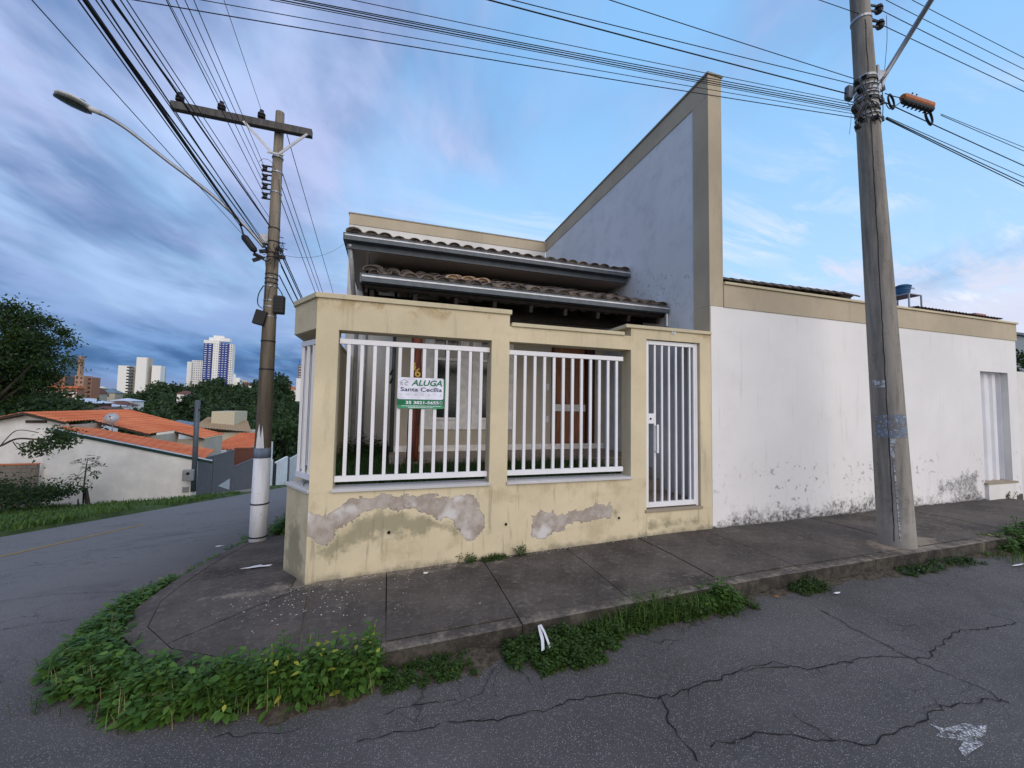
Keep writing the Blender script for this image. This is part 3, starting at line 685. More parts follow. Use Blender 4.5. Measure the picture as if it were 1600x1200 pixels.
MB().prism([(C0[0]-.01, FY-.03), (i0[0], FY+.2), (i1[0]+.02, i1[1]), (C1[0]-.035, C1[1]+.0)], ZS, ZS+.028).build('sill', 'sill', cw, bevel=.003)
MB().box(3.0, 3.86, FY-.015, FY+.2, .386, .418).build('threshold', mat('stone_threshold', build=plaster((.34, .29, .22), stain_amt=.6)), cw, bevel=.003)
# drain holes, small cable stub, oval plate above the gate
for q in ((c4([(444, 980)])[0]), (c4([(901, 948)])[0]), (c5([(590, 1040)])[0])):
    p = at(*q, 1, FY); MB().lathe((p.x, FY-.004, p.z), [(.016, 0), (.016, .006), (.009, .0061), (.009, .02)], 12, (0, 1, 0)).build('drain_hole', 'crack', cw)
    if q[0] > 780: MB().lathe((p.x, FY-.0025, p.z), [(.034, 0), (.034, .002)], 14, (0, 1, 0)).build('mortar_ring', 'cream', cw)
p = at(1052, 519, 1, FY); MB().lathe((p.x, FY-.012, p.z), [(.0, 0), (.028, .001), (.034, .008), (.034, .014)], 16, (0, 1, 0)).build('plate', 'rail', cw)
m = MB(); m.lathe((p.x, FY-.016, p.z), [(.018, 0), (.018, .003)], 10, (0, 1, 0)); m.build('emblem', 'sgrey', cw)

# ---------------------------------------------------------------- railings
def railing(label, x0, x1, n, zb, zt, y=FY+.07, inset_top=.0):
    r = thing('railing', label, 'railing', ((x0+x1)/2, y, zb), 'white barred railings in the openings of the cream wall')
    MB().box(x0, x1, y-.02, y+.02, zb, zb+.055).build('rail', 'rail', r, bevel=.003)
    MB().box(x0, x1, y-.02, y+.02, zt-.052, zt).build('rail', 'rail', r, bevel=.003)
    proto = None
    for i in range(n):
        x = x0+(x1-x0)*(i+.72)/(n+.45) if n > 11 else x0+(x1-x0)*(i+.6)/n
        if proto is None:
            proto = MB().box(x-.017, x+.017, y-.014, y+.014, zb+.056, zt-.053).build('bar', 'rail', r, bevel=.002); px_ = x
        else:
            c = proto.copy(); COL.objects.link(c); c.location.x = x-px_
    for xx in (x0, x1): MB().box(xx-.01, xx+.01, y-.01, y+.01, zb+.01, zb+.05).build('bracket', 'steel', r)
    return r
railing('wide white railing carrying the rental sign in the left opening', -.485, 1.035, 12, .885, 2.285)
railing('white railing in the middle opening in front of the wooden door', 1.25, 2.725, 12, .885, 2.275)
r = thing('railing', 'narrow white railing folded round the cut corner of the cream wall', 'railing', (-.8, 4.4, .885), 'white barred railings in the openings of the cream wall')
ra = Vector((C0[0]+.045, FY+.10, 0)); rb = Vector((i1[0]-.09, i1[1]-.03, 0)); rc = Vector((rb.x, 6.28, 0))
for z in (.91, 2.26):
    MB().beam(ra+Vector((0, 0, z)), rb+Vector((0, 0, z)), .04, .052).build('rail', 'rail', r); MB().beam(rb+Vector((0, .022, z)), rc+Vector((0, 0, z)), .04, .052).build('rail', 'rail', r)
for i in range(4):
    q = ra.lerp(rb, (i+.35)/3.5); MB().box(q.x-.0145, q.x+.0145, q.y-.0145, q.y+.0145, .937, 2.233).build('bar', 'rail', r)
for i in range(13):
    yy = 4.78+i*.118; MB().box(rb.x-.0145, rb.x+.0145, yy-.0145, yy+.0145, .937, 2.233).build('bar', 'rail', r)

# ---------------------------------------------------------------- gate
g_ = thing('gate', 'tall white barred pedestrian gate with long pull handle', 'gate', (3.03, FY+.05, .42))
gx0, gx1, gz0, gz1, gy = 3.03, 3.79, .435, 2.50, FY+.05
MB().box(gx0, gx0+.045, gy-.02, gy+.02, gz0, gz1).build('frame', 'rail', g_, bevel=.003); MB().box(gx1-.03, gx1, gy-.02, gy+.02, gz0, gz1).build('frame', 'rail', g_, bevel=.003)
MB().box(gx0+.046, gx1-.031, gy-.02, gy+.02, gz0, gz0+.06).build('frame', 'rail', g_, bevel=.003); MB().box(gx0+.046, gx1-.031, gy-.02, gy+.02, gz1-.05, gz1).build('frame', 'rail', g_, bevel=.003)
MB().box(gx1+.006, gx1+.04, gy-.015, gy+.05, .42, gz1+.008).build('hinge_post', 'rail', g_, bevel=.003)
for i in range(6):
    x = gx0+.045+(gx1-gx0-.075)*(i+.93)/6.4; MB().box(x-.013, x+.013, gy-.013, gy+.013, gz0+.061, gz1-.051).build('bar', 'rail', g_, bevel=.002)
lp = MB().box(gx0+.046, gx0+.135, gy-.018, gy+.018, 1.46, 1.585).build('lock_plate', 'rail', g_, bevel=.003)
MB().lathe((gx0+.075, gy-.024, 1.52), [(.013, 0), (.013, .008)], 12, (0, 1, 0)).build('keyhole', 'crack', lp)
MB().tube([(gx0+.15, gy-.015, 1.43), (gx0+.15, gy-.055, 1.43), (gx0+.15, gy-.055, 1.12), (gx0+.15, gy-.015, 1.12)], .011, 8).build('handle', 'rail', g_)
MB().box(gx0+.135, gx0+.165, gy-.062, gy-.05, 1.10, 1.45).build('handle_grip', 'rail', g_, bevel=.003)

# ================================================================ RENTAL SIGN
sg = thing('rental_sign', 'white and green rental sign reading ALUGA wired to the left railing', 'sign', (.31, FY+.05, 1.76))
SX0, SX1, SZ0, SZ1, SY = .075, .555, 1.605, 1.925, FY+.046
def board(x0, x1, z0, z1, y, t_, m_, name, r=0, corners=(1, 1, 1, 1)):
    pts = []
    for (cx, cz, a0, on) in ((x1, z1, 0, corners[0]), (x0, z1, 90, corners[1]), (x0, z0, 180, corners[2]), (x1, z0, 270, corners[3])):
        if r and on:
            ox = cx-r if cx == x1 else cx+r; oz = cz-r if cz == z1 else cz+r
            pts += [(ox+r*math.cos(math.radians(a0+k*18)), oz+r*math.sin(math.radians(a0+k*18))) for k in range(6)]
        else: pts.append((cx, cz))
    n = len(pts); mb = MB(); mb.add([(x, y, z) for x, z in pts]+[(x, y-t_, z) for x, z in pts], [tuple(range(n)), tuple(reversed(range(n, 2*n)))]+[(i, (i+1) % n, n+(i+1) % n, n+i) for i in range(n)])
    return mb.build(name, m_, sg)
board(SX0, SX1, SZ0, SZ1, SY, .004, 'sgreen', 'board', .02)
board(SX0+.001, SX1-.014, SZ0+.095, SZ1-.001, SY-.0045, .0006, 'swhite', 'white_field', .02)
board(SX0+.001, SX1-.001, SZ0+.001, SZ0+.036, SY-.0045, .0006, 'sgreen2', 'light_band', .018, (0, 0, 1, 1))
def text(s, x, z, size, m_, y, parent, width=None, shear=0, bold=0.0, rot=0, name='lettering', spacing=1.0):
    c = bpy.data.curves.new(name, 'FONT'); c.body = s; c.size = size; c.shear = shear; c.offset = bold; c.extrude = .0003; c.space_character = spacing; c.resolution_u = 3
    o = bpy.data.objects.new('tmp', c); COL.objects.link(o); dg = bpy.context.evaluated_depsgraph_get(); me = bpy.data.meshes.new_from_object(o.evaluated_get(dg)); bpy.data.objects.remove(o)
    co = [v.co.copy() for v in me.vertices]; x0 = min(v.x for v in co); x1 = max(v.x for v in co); k = (width/(x1-x0)) if width else 1
    L = Vector(parent_loc(parent)); ca, sa = math.cos(rot), math.sin(rot)
    for v, q in zip(me.vertices, co):
        a, b_ = (q.x-x0)*k, q.y; v.co = Vector((x+a*ca-b_*sa, y-q.z, z+a*sa+b_*ca))-L
    me.materials.clear(); me.materials.append(M[m_]); o = bpy.data.objects.new(name, me); COL.objects.link(o); o.parent = parent
    if len(s) > 2: o['kind'] = 'stuff'
    return o
ty = SY-.0058
text('ALUGA', SX0+.135, SZ1-.082, .082, 'sgreen', ty, sg, .315, .25, .0022)
text('Santa Cecília', SX0+.03, SZ1-.142, .058, 'sink', ty, sg, .42, 0, .0012)
text('IMÓVEIS', SX0+.035, SZ1-.185, .022, 'sgrey', ty, sg, .41, 0, 0, spacing=3.2)
text('35 3821-5655', SX0+.085, SZ0+.048, .042, 'swhite', ty, sg, .335, 0, .0012)
m = MB()
hp = [(.03, -.045), (.065, -.02), (.10, -.045)]
m.tube([(SX0+x, ty, SZ1+z) for x, z in hp], .002, 5)
m.tube([(SX0+.035+.014*math.cos(a), ty, SZ1-.06+.009*math.sin(a)) for a in [math.radians(k) for k in range(20, 200, 20)]]+[(SX0+.035-.012*math.cos(a), ty, SZ1-.072+.009*math.sin(a)) for a in [math.radians(k) for k in range(140, 340, 25)]], .002, 5)
m.tube([(SX0+.09+.02*math.cos(a), ty, SZ1-.066+.014*math.sin(a)) for a in [math.radians(k) for k in range(50, 320, 25)]], .002, 5)
m.build('logo', 'sink', sg)
m = MB(); m.tube([(SX1-.038+.016*math.cos(math.radians(k)), ty, SZ0+.063+.016*math.sin(math.radians(k))) for k in range(0, 361, 24)], .0018, 5); m.tube([(SX1-.044, ty, SZ0+.070), (SX1-.042, ty, SZ0+.060), (SX1-.033, ty, SZ0+.057)], .002, 5); m.build('phone_symbol', 'swhite', sg)
m = MB()   # two lines of fine print too small to read
x = SX0+.045
for zz, x0, x1 in ((SZ0+.027, SX0+.045, SX1-.05), (SZ0+.012, SX0+.11, SX1-.12)):
    x = x0
    while x < x1:
        w = random.uniform(.008, .03); m.box(x, x+w, ty-.0002, ty, zz-.0028, zz+.0028); x += w+.004
m.build('fine_print', 'swhite', sg)
for x in (SX0+.04, SX1-.05):
    MB().tube([(x, SY-.008, SZ1-.012), (x+.006, SY+.045, SZ1-.006), (x-.012, SY+.012, SZ1-.015)], .0012, 4).build('wire_tie', 'steel', sg)

# ================================================================ HOUSE
FX = 4.02                                      # left face of the tall wall
hs = thing('house', 'tan house with dark tiled double roof beside a tall fin wall', 'house', (1.5, 6.8, .5))
def hp_(mb, name, m_, parent=None, **k): return mb.build(name, m_, parent or hs, **k)
ZT = 6.26
# tall fin wall
hp_(MB().box(FX, 4.235, FY+.004, 9.92, 2.674, ZT-.05), 'fin_wall', 'side')
hp_(MB().box(FX+.002, 4.233, FY+.204, 9.92, -.3, 2.672), 'fin_wall_base', 'side')
hp_(MB().box(FX-.012, 4.236, FY, FY+.285, 3.022, 5.93), 'corner_band', 'beige', bevel=.004)
hp_(MB().box(FX-.012, FX-.001, FY+.003, FY+.285, 2.676, 3.0215), 'corner_band', 'beige')
hp_(MB().box(FX-.012, FX+.05, FY+.203, FY+.285, .4, 2.672), 'corner_band', 'beige')
hp_(MB().box(FX-.012, 4.236, FY, 9.93, 5.93, ZT-.03), 'top_band', 'beige', bevel=.004)
hp_(MB().box(FX-.03, 4.255, FY-.018, 9.95, ZT-.03, ZT), 'coping', 'fincap', bevel=.004)
# back parapet with its band
hp_(MB().box(-1.05, FX-.014, 9.93, 10.1, -1.5, 5.93), 'parapet', 'white2'); hp_(MB().box(-1.06, FX-.014, 9.915, 10.11, 5.93, 6.19), 'top_band', 'beige'); hp_(MB().box(-1.08, FX-.034, 9.90, 10.13, 6.19, 6.215), 'coping', 'fincap')
hp_(MB().box(-1.05, -.9, 10.102, 20, -2.5, 5.9), 'rear_wall', 'white2')
hp_(MB().box(-.9, FX, 19.9, 20, -2.5, 5.9), 'rear_wall', 'white2')
# main facade with two windows and the door
WY = 6.80; FL = .85
dX0, dX1, dZ1 = 2.93, 3.66, 2.98
w1 = (.70, 1.16, 1.38, 2.98); w2 = (1.53, 1.99, 1.38, 2.98)
cuts = [w1, w2, (dX0, dX1, FL, dZ1)]
m = MB(); x = .09
for a in cuts:
    m.box(x, a[0], WY, WY+.15, .3, 3.93)
    if a[2] > FL: m.box(a[0], a[1], WY, WY+.15, .3, a[2])
    m.box(a[0], a[1], WY, WY+.15, a[3], 3.93); x = a[1]
m.box(x, FX-.002, WY, WY+.15, .3, 3.93); m.box(.09, .24, WY+.151, 9.92, .3, 3.93)
hp_(m, 'facade', 'tan')
hp_(MB().box(.10, FX-.004, WY-.012, WY-.001, FL, FL+.10), 'skirting', 'trim')
for a in (w1, w2):
    wf = hp_(MB().box(a[0]-.15, a[0]-.001, WY-.03, WY+.03, a[2]-.16, a[3]+.1).box(a[1]+.001, a[1]+.15, WY-.03, WY+.03, a[2]-.16, a[3]+.1).box(a[0]-.001, a[1]+.001, WY-.03, WY+.03, a[2]-.16, a[2]-.001), 'window', 'trim', bevel=.004)
    fr = MB(); zt_ = a[2]+1.06
    for x in (a[0]+.012, (a[0]+a[1])/2, a[1]-.012): fr.box(x-.014, x+.014, WY+.04, WY+.07, a[2], a[3])
    for z in (a[2]+.02, zt_): fr.box(a[0], a[1], WY+.035, WY+.075, z-.022, z+.022)
    fr.box(a[0]-.02, a[1]+.02, WY-.05, WY+.03, a[2]-.0, a[2]+.022)
    fr.build('window_frame', 'trim', wf); MB().box(a[0], a[1], WY+.085, WY+.092, a[2]+.03, a[3]).build('pane', 'glass', wf)
dr = hp_(MB().box(dX0+.03, dX1-.03, WY+.05, WY+.09, FL+.012, dZ1-.02), 'door', 'door')
for z0, z1 in ((FL+.12, 1.55), (1.70, 2.28), (2.36, 2.9)): MB().box(dX0+.10, dX1-.10, WY+.035, WY+.049, z0, z1).build('door_panel', 'door', dr, bevel=.01)
MB().box(dX0+.02, dX1-.02, WY+.02, WY+.034, 1.56, 1.69).build('door_rail', 'trim', dr)
hp_(MB().box(dX0-.03, dX0+.028, WY-.01, WY+.06, FL, dZ1).box(dX1-.028, dX1+.16, WY-.01, WY+.06, FL, dZ1).box(dX0+.03, dX1-.03, WY-.01, WY+.06, dZ1-.02, dZ1+.06), 'door_frame', mat('dark_door_frame', build=wood((.07, .025, .015), (.04, .016, .01))))
for z in (1.35, 1.95): hp_(MB().box(2.80, 2.85, WY-.018, WY-.001, z, z+.12), 'switch_plate', 'rail')
# veranda platform, steps behind the gate, garden bed
hp_(MB().box(.05, FX-.004, 5.62, WY-.013, .35, FL-.03).box(.02, FX-.004, 5.58, WY-.013, FL-.029, FL), 'veranda_floor', 'floor', bevel=.004)
for k, (y0, z1) in enumerate(((5.30, .71), (5.02, .57))): hp_(MB().box(3.06, FX-.016, y0, 5.575 if k == 0 else 5.297, .2, z1), 'step', 'floor', bevel=.004)
hp_(MB().box(3.022, FX-.016, FY+.21, 5.015, .2, .425), 'entrance_floor', 'floor')
# recess wall on the left, at the back of the side garden
hp_(MB().box(-.795, .088, 8.3, 8.4, .2, 3.92), 'recess_wall', 'recess')
hp_(MB().tube([(.05, WY+.04, .5), (.05, WY+.04, 3.9)], .03, 10), 'downpipe', 'zinc', smooth=True)
hp_(MB().tube([(-.5, 8.26, .5), (-.5, 8.26, 3.9)], .035, 10), 'downpipe', 'zincw', smooth=True)
for z in (2.12, 1.98): hp_(MB().beam((.0, WY+.0, z), (.04, WY-.01, z+.1), .012, .03), 'cable_clip', 'rubber')

# roofs: tiles are laid one by one, gutter and soffit below them
def tile_mesh(L=.40, w0=.092, w1=.078, th=.014, seg=6):
    vs = []; fs = []
    for j, (yy, r) in enumerate(((0, w0), (L, w1))):
        for rr in (r, r-th):
            for k in range(seg+1):
                a = PI*k/seg; vs.append((math.cos(a)*rr, yy, math.sin(a)*rr*.62))
    n = seg+1
    for k in range(seg):
        fs += [(k, k+1, 2*n+k+1, 2*n+k), (n+k+1, n+k, 3*n+k, 3*n+k+1), (k+1, k, n+k, n+k+1), (2*n+k, 2*n+k+1, 3*n+k+1, 3*n+k)]
    fs += [(0, n, 3*n, 2*n), (seg, 2*n+seg, 3*n+seg, n+seg)]
    o_ = len(vs); vs += [(x_*.98, .03, z_*.98) for x_, y_, z_ in vs[n:2*n]]; fs.append(tuple(range(o_, o_+n)))
    me = bpy.data.meshes.new('roof_tile'); me.from_pydata(vs, [], fs); me.polygons.foreach_set('use_smooth', [i % 4 < 2 for i in range(len(fs)-3)]+[False]*3); me.materials.append(M['tile']); return me
TM = tile_mesh()
def roof(name, x0, x1, y0, z0, y1, slope, rows, pitch=.205, lip=.05):
    z1 = z0+(y1-y0)*slope; ang = math.atan(slope)
    m = MB(); m.hexa([(x0, y0+.03, z0-.03), (x1, y0+.03, z0-.03), (x1, y1, z1-.03), (x0, y1, z1-.03), (x0, y0+.03, z0), (x1, y0+.03, z0), (x1, y1, z1), (x0, y1, z1)])
    rf = hp_(m, name, 'tile'); n = int((x1-x0)/pitch); L = Vector(parent_loc(rf))
    for r in range(rows):
        for k in range(n+1):
            x = x0+.09+k*(x1-x0-.18)/n
            for chan in (0, 1):
                if chan and (k == n or r > 0): continue
                o = bpy.data.objects.new('roof_tile', TM); COL.objects.link(o); o.parent = rf
                d = r*.34
                xx = x + (pitch/2 if chan else 0)
                zz = z0+.012+d*slope+(.055 if chan else 0)+random.uniform(-.006, .008)+r*.004
                o.location = Vector((xx+random.uniform(-.01, .01), y0-lip+d+random.uniform(-.018, .018)+(.02 if chan else 0), zz))-L
                o.rotation_euler = (ang-.02+random.uniform(-.02, .02), PI if chan else 0, random.uniform(-.035, .035)) if not chan else (ang, PI, random.uniform(-.03, .03))
                s_ = random.uniform(.96, 1.06); o.scale = (s_, 1, s_)
    m = MB()
    # rows higher up the slope, out of reach of a single look, as one corrugated sheet
    ya = y0-lip+rows*.34+.05
    if ya < y1-.3:
        xs = np.arange(x0, x1, pitch/10); vs, fs = [], []
        prof = [max(0, math.sin(2*PI*(x-x0-.09)/pitch+PI/2))*.07+.01 for x in xs]
        for yy in (ya, y1):
            vs += [(x, yy, z0+(yy-y0)*slope+p) for x, p in zip(xs, prof)]
        n2 = len(xs); m.add(vs, [(i, i+1, n2+i+1, n2+i) for i in range(n2-1)]); o = m.build('upper_tile_rows', 'tile', rf); o['kind'] = 'stuff'
    return rf
ru = roof('roof', -.62, FX-.016, 5.97, 4.07, 9.91, .27, 5)
rl = roof('roof', -.30, FX-.016, 4.97, 3.20, WY-.002, .345, 5)
# hip corner: heavier ridge tiles running back along the left edge of each roof
def ridge(rf, x, y0, z0, y1, slope, n):
    L = Vector(parent_loc(rf))
    for k in range(n):
        o = bpy.data.objects.new('roof_tile', TM); COL.objects.link(o); o.parent = rf; yy = y0+k*(y1-y0)/n
        o.location = Vector((x+random.uniform(-.01, .01), yy, z0+(yy-y0)*slope))-L; o.rotation_euler = (math.atan(slope)-.03, 0, random.uniform(-.05, .05)); o.scale = (1.25, 1, 1.25)
ridge(ru, -.57, 5.92, 4.10, 9.3, .27, 9); ridge(rl, -.25, 4.92, 3.24, 6.7, .345, 5)
# loose paler tiles lying on the lower roof
lm = TM.copy(); lm.materials.clear(); lm.materials.append(mat('pale_new_tile', (.50, .36, .24), .85))
for k in range(6):
    o = bpy.data.objects.new('replaced_tile', lm); COL.objects.link(o); o.parent = rl; r_, c_ = k//3, k % 3; x = .78+c_*.203+r_*.1; y = 4.92+.34*(r_+1)
    o.location = Vector((x, y-.03, 3.212+.34*(r_+1)*.345+.03))-Vector(parent_loc(rl)); o.rotation_euler = (.31, 0, random.uniform(-.12, .04)); o['label'] = 'paler replaced roof tile'
def gutter(x0, x1, y, z, side_y=None, n='gutter'):
    pr = [(0, 0), (0, -.075), (.09, -.075), (.09, .0), (.10, .0), (.10, -.085), (-.012, -.085), (-.012, .012), (0, .012)]
    m = MB(); a = [(x0, y+p, z+q) for p, q in pr]; b_ = [(x1, y+p, z+q) for p, q in pr]; k = len(pr); m.add(a+b_, [(i, (i+1) % k, k+(i+1) % k, k+i) for i in range(k)]+[(0, 6, 7, 8)] )
    g = hp_(m, n, 'zinc')
    MB().box(x0, x1, y-.018, y-.0125, z-.03, z-.012).build('lit_gutter_bead', 'zincw', g)  # paler metal on the bead paints in the lit line along the gutter
    return g
gutter(-.68, FX-.015, 5.89, 4.05); gutter(-.36, FX-.015, 4.89, 3.18)
hp_(MB().box(-.70, -.682, 5.88, 9.9, 3.96, 4.062).box(-.681, -.60, 5.99, 9.9, 3.96, 3.968), 'side_gutter', 'zinc'); hp_(MB().box(-.38, -.362, 4.88, WY-.01, 3.08, 3.192), 'side_gutter', 'zinc')
hp_(MB().box(-.66, FX-.015, 5.995, 6.02, 3.88, 4.06), 'fascia', 'zinc'); hp_(MB().box(-.34, FX-.015, 4.995, 5.015, 3.06, 3.17), 'fascia', 'darkwood')
hp_(MB().box(-.65, FX-.015, 6.021, 9.9, 3.90, 3.935), 'soffit', 'soffit')
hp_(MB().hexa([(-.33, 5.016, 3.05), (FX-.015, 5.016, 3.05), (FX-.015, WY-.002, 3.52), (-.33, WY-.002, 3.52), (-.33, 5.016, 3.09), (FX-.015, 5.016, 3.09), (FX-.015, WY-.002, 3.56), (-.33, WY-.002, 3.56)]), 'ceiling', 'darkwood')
for k in range(9):
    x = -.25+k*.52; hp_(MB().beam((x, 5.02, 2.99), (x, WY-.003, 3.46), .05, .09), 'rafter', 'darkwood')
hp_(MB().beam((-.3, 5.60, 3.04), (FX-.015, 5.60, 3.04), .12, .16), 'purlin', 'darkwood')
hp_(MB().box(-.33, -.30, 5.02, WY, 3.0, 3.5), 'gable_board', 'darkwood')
hp_(MB().tube([(FX-.03, 4.92, 3.09), (FX-.03, 4.92, 2.9)], .02, 8), 'drip_pipe', 'zincw')
for xx, yy, zz in ((FX-.02, 5.0, 3.27), (FX-.02, 6.0, 4.14)): hp_(MB().hexa([(xx-.28, yy-.08, zz-.02), (xx, yy-.08, zz), (xx, yy+1.6, zz+.43), (xx-.28, yy+1.6, zz+.41), (xx-.28, yy-.08, zz-.012), (xx, yy-.08, zz+.012), (xx, yy+1.6, zz+.445), (xx-.28, yy+1.6, zz+.42)]), 'flashing', 'zincw')
hp_(MB().tube([(-.62, 6.0, 3.95), (-.60, 6.6, 3.4), (-.58, 7.2, 3.0), (-.58, 7.2, .6)], .035, 8), 'downpipe', 'zincw', smooth=True)
# log post with brass numbers
po = thing('log_post', 'reddish brown log post with brass numbers holding up the veranda roof', 'post', (.34, 5.68, FL))
m = MB(); pts = [(.34+random.uniform(-.012, .012), 5.68, FL+.001+k*.24) for k in range(9)]; pts[-1] = (.34, 5.68, 3.03); m.tube(pts, [.088-.002*k+random.uniform(-.004, .004) for k in range(9)], 14); m.build('log', 'post', po, smooth=True)
text('4', .265, 2.12, .15, 'gold', 5.575, po, None, 0, .004, 0, 'numeral'); text('6', .325, 2.03, .17, 'gold', 5.575, po, None, 0, .004, 0, 'numeral')

# ================================================================ WHITE SIDE BUILDING
wb = thing('side_building', 'long white rendered wall with beige top band and mould along its foot', 'building', (7, FY, 0))
XE = 11.1; WT = 3.02; dz0, dz1 = .43, 2.41; dx0, dx1 = at(1532, 600, 1, FY).x, at(1575, 600, 1, FY).x
gz = lambda x: GV(x, FY)
moldA = pz([(1462,775),(1468,752),(1490,745),(1505,735),(1528,735),(1532,760),(1530,782),(1500,785)]); moldB = pz([(1270,805),(1290,785),(1330,778),(1372,780),(1375,800),(1330,803)])
band = lambda x: np.interp(x, [4.0, 4.4, 5.6, 6.6, 7.4, 8.3, 8.8, 9.4, 9.8, 10], [-.02, .20, .15, .20, .30, .12, .05, .24, .22, -.02])
facade_sheet('wall_face', 4.022, dx0, WT, FY, 'white', [], [moldA, moldB], wb, .045, band)
facade_sheet('wall_face', dx0+.001, dx1, dz0-.002, FY, 'white', [], [], wb, .045, band)
P, F = grid(np.array([dx1+.001, XE]), np.linspace(-.25, WT, 40), lambda u, v: np.stack([u, np.full_like(u, FY), v], 1)); np_mesh('wall_face', P, F[:, ::-1], 'white', wb, dict(moss=np.full(len(P), -.5), hgt=P[:, 2]-.18, band=np.full(len(P), -.2), peel=np.full(len(P), -.5)))
P, F = grid(np.array([dx0, dx1+.001]), np.linspace(dz1, WT, 12), lambda u, v: np.stack([u, np.full_like(u, FY), v], 1)); np_mesh('wall_face', P, F[:, ::-1], 'white', wb, dict(moss=np.full(len(P), -.5), hgt=P[:, 2], band=np.full(len(P), -.2), peel=np.full(len(P), -.5)))
MB().box(4.236, dx0-.001, FY+.003, FY+.25, -.3, WT-.001).box(dx0-.001, dx1+.001, FY+.003, FY+.25, dz1+.001, WT-.001).box(dx1+.001, XE-.001, FY+.003, 12, -.3, WT-.001).box(dx0, dx1, FY+.003, FY+.25, -.3, dz0-.003).build('wall_core', 'white2', wb)
MB().box(4.237, XE+.03, FY-.012, FY+.24, WT, 3.33).box(XE-.2, XE+.03, FY+.241, 12, WT, 3.33).build('top_band', 'beige', wb, bevel=.004)
MB().box(4.237, XE+.05, FY-.035, FY+.27, 3.331, 3.365).build('coping', 'coping', wb, bevel=.004)
d_ = MB(); n = 60; xs = np.linspace(dx0+.02, dx1-.02, n); vs = []
for z in (dz0+.03, dz1-.02): vs += [(x, FY+.13+.022*math.tanh(3*math.sin((x-dx0)/(dx1-dx0)*2*PI*3.4)), z) for x in xs]
d_.add(vs, [(i, i+1, n+i+1, n+i) for i in range(n-1)]); dd = d_.build('service_door', 'rail', wb, smooth=False)
MB().box(dx0, dx0+.019, FY+.09, FY+.16, dz0, dz1).box(dx1-.019, dx1, FY+.09, FY+.16, dz0, dz1).box(dx0+.02, dx1-.02, FY+.09, FY+.16, dz1-.02, dz1-.001).build('door_frame', 'rail', dd)
MB().box(dx0-.03, dx1+.05, FY-.05, FY+.2, dz0-.003, dz0+.03).build('door_step', mat('stone_threshold'), wb)
MB().box(dx0+.0, dx1-.02, FY-.045, FY-.001, .05, dz0-.004).build('door_step', 'white2', wb)
# roof behind the band
rr = MB().hexa([(4.25, FY+.3, 3.32), (11.0, FY+.3, 3.32), (11.0, 8, 4.1), (4.25, 8, 4.1), (4.25, FY+.3, 3.36), (11.0, FY+.3, 3.36), (11.0, 8, 4.14), (4.25, 8, 4.14)]).build('roof', 'tile', wb) if False else None
m = MB().box(4.25, 6.95, FY+.28, FY+.6, 3.30, 3.50).build('roof', 'tile', wb)
L = Vector(parent_loc(m))
for k in range(14):
    o = bpy.data.objects.new('roof_tile', TM); COL.objects.link(o); o.parent = m
    o.location = Vector((4.45+k*.19, FY+.30+.0*k, 3.50+.003*k))-L; o.rotation_euler = (.0, 0, -PI/2+.05+random.uniform(-.03, .03)); o.scale = (1, 1.05, 1)
# corrugated lean-to further right
xa_, xb_ = at(1436, 488, 1, FY+.5).x, at(1568, 498, 1, FY+.5).x
n = 120; xs = np.linspace(xa_, xb_, n); vs = []
for yy, zz in ((FY+.5, 3.625), (7.5, 3.9)): vs += [(x, yy, zz+.018*math.sin(x*60)) for x in xs]
MB().add(vs, [(i, i+1, n+i+1, n+i) for i in range(n-1)]).build('lean_to_roof', mat('red_brown_sheet', (.12, .06, .05), .8), wb)
cx_ = at(1533, 492, 1, 5.2).x; MB().box(cx_-.22, cx_+.2, 5.2, 5.5, 3.4, at(1533, 490, 1, 5.2).z).build('chimney', mat('pink_brick', (.45, .24, .2), .9), wb)
# blue water tank on a steel stand
tk = at(1411, 463, 1, 5.4); tn = thing('water_tank', 'blue ribbed water tank on a thin steel stand above the roof', 'tank', (tk.x, 5.4, 3.35))
m = MB(); prof = [(.0, 0), (.155, 0), (.165, .03), (.16, .04), (.175, .075), (.17, .085), (.185, .12), (.18, .13), (.195, .165), (.21, .175), (.21, .19), (.14, .215), (0, .22)]
m.lathe((tk.x, 5.4, tk.z), [(r_*.68, h_*1.12) for r_, h_ in prof], 24); m.build('tank_body', 'tank', tn, smooth=False)
st = MB().box(tk.x-.21, tk.x+.21, 5.19, 5.61, tk.z-.02, tk.z-.001).build('stand_top', 'steel', tn)
for i, j in ((-1, -1), (1, -1), (1, 1), (-1, 1)): MB().box(tk.x+i*.2-.012, tk.x+i*.2+.012, 5.4+j*.2-.012, 5.4+j*.2+.012, 3.1, tk.z-.021).build('leg', 'steel', tn)
MB().box(tk.x-.1, tk.x-.0, 5.4-.2, 5.4-.186, tk.z+.10, tk.z+.13).build('label', 'sgrey', tn)
# lower wall and fence past the end
ew = thing('end_wall', 'short white gate pillar past the end of the long wall', 'wall', (XE+.2, FY, 0)); MB().box(XE+.002, XE+.5, FY+.0, FY+.2, -.3, 2.45).build('pillar', 'white2', ew)
fg = thing('street_gate', 'pale blue white ribbed gate at the far right edge', 'gate', (12.5, FY, 0))
for k in range(18): MB().box(XE+.52+k*.14, XE+.62+k*.14, FY+.06, FY+.10, .25, 1.95).build('slat', 'rail', fg)
MB().box(XE+.51, XE+3.1, FY+.05, FY+.055, .22, 1.9).build('frame', 'zincw', fg)
bb = thing('neighbour_block', 'blue grey rendered house wall beyond the garden at far right', 'building', (20, 10, 0)); MB().box(14.6, 30, 7.5, 16, -.3, 4.35).build('wall', mat('blue_grey_render', build=plaster((.26, .31, .36), stain_amt=.3)), bb); MB().box(14.5, 30.1, 7.4, 16.1, 4.351, 4.43).build('roof', 'zinc', bb)

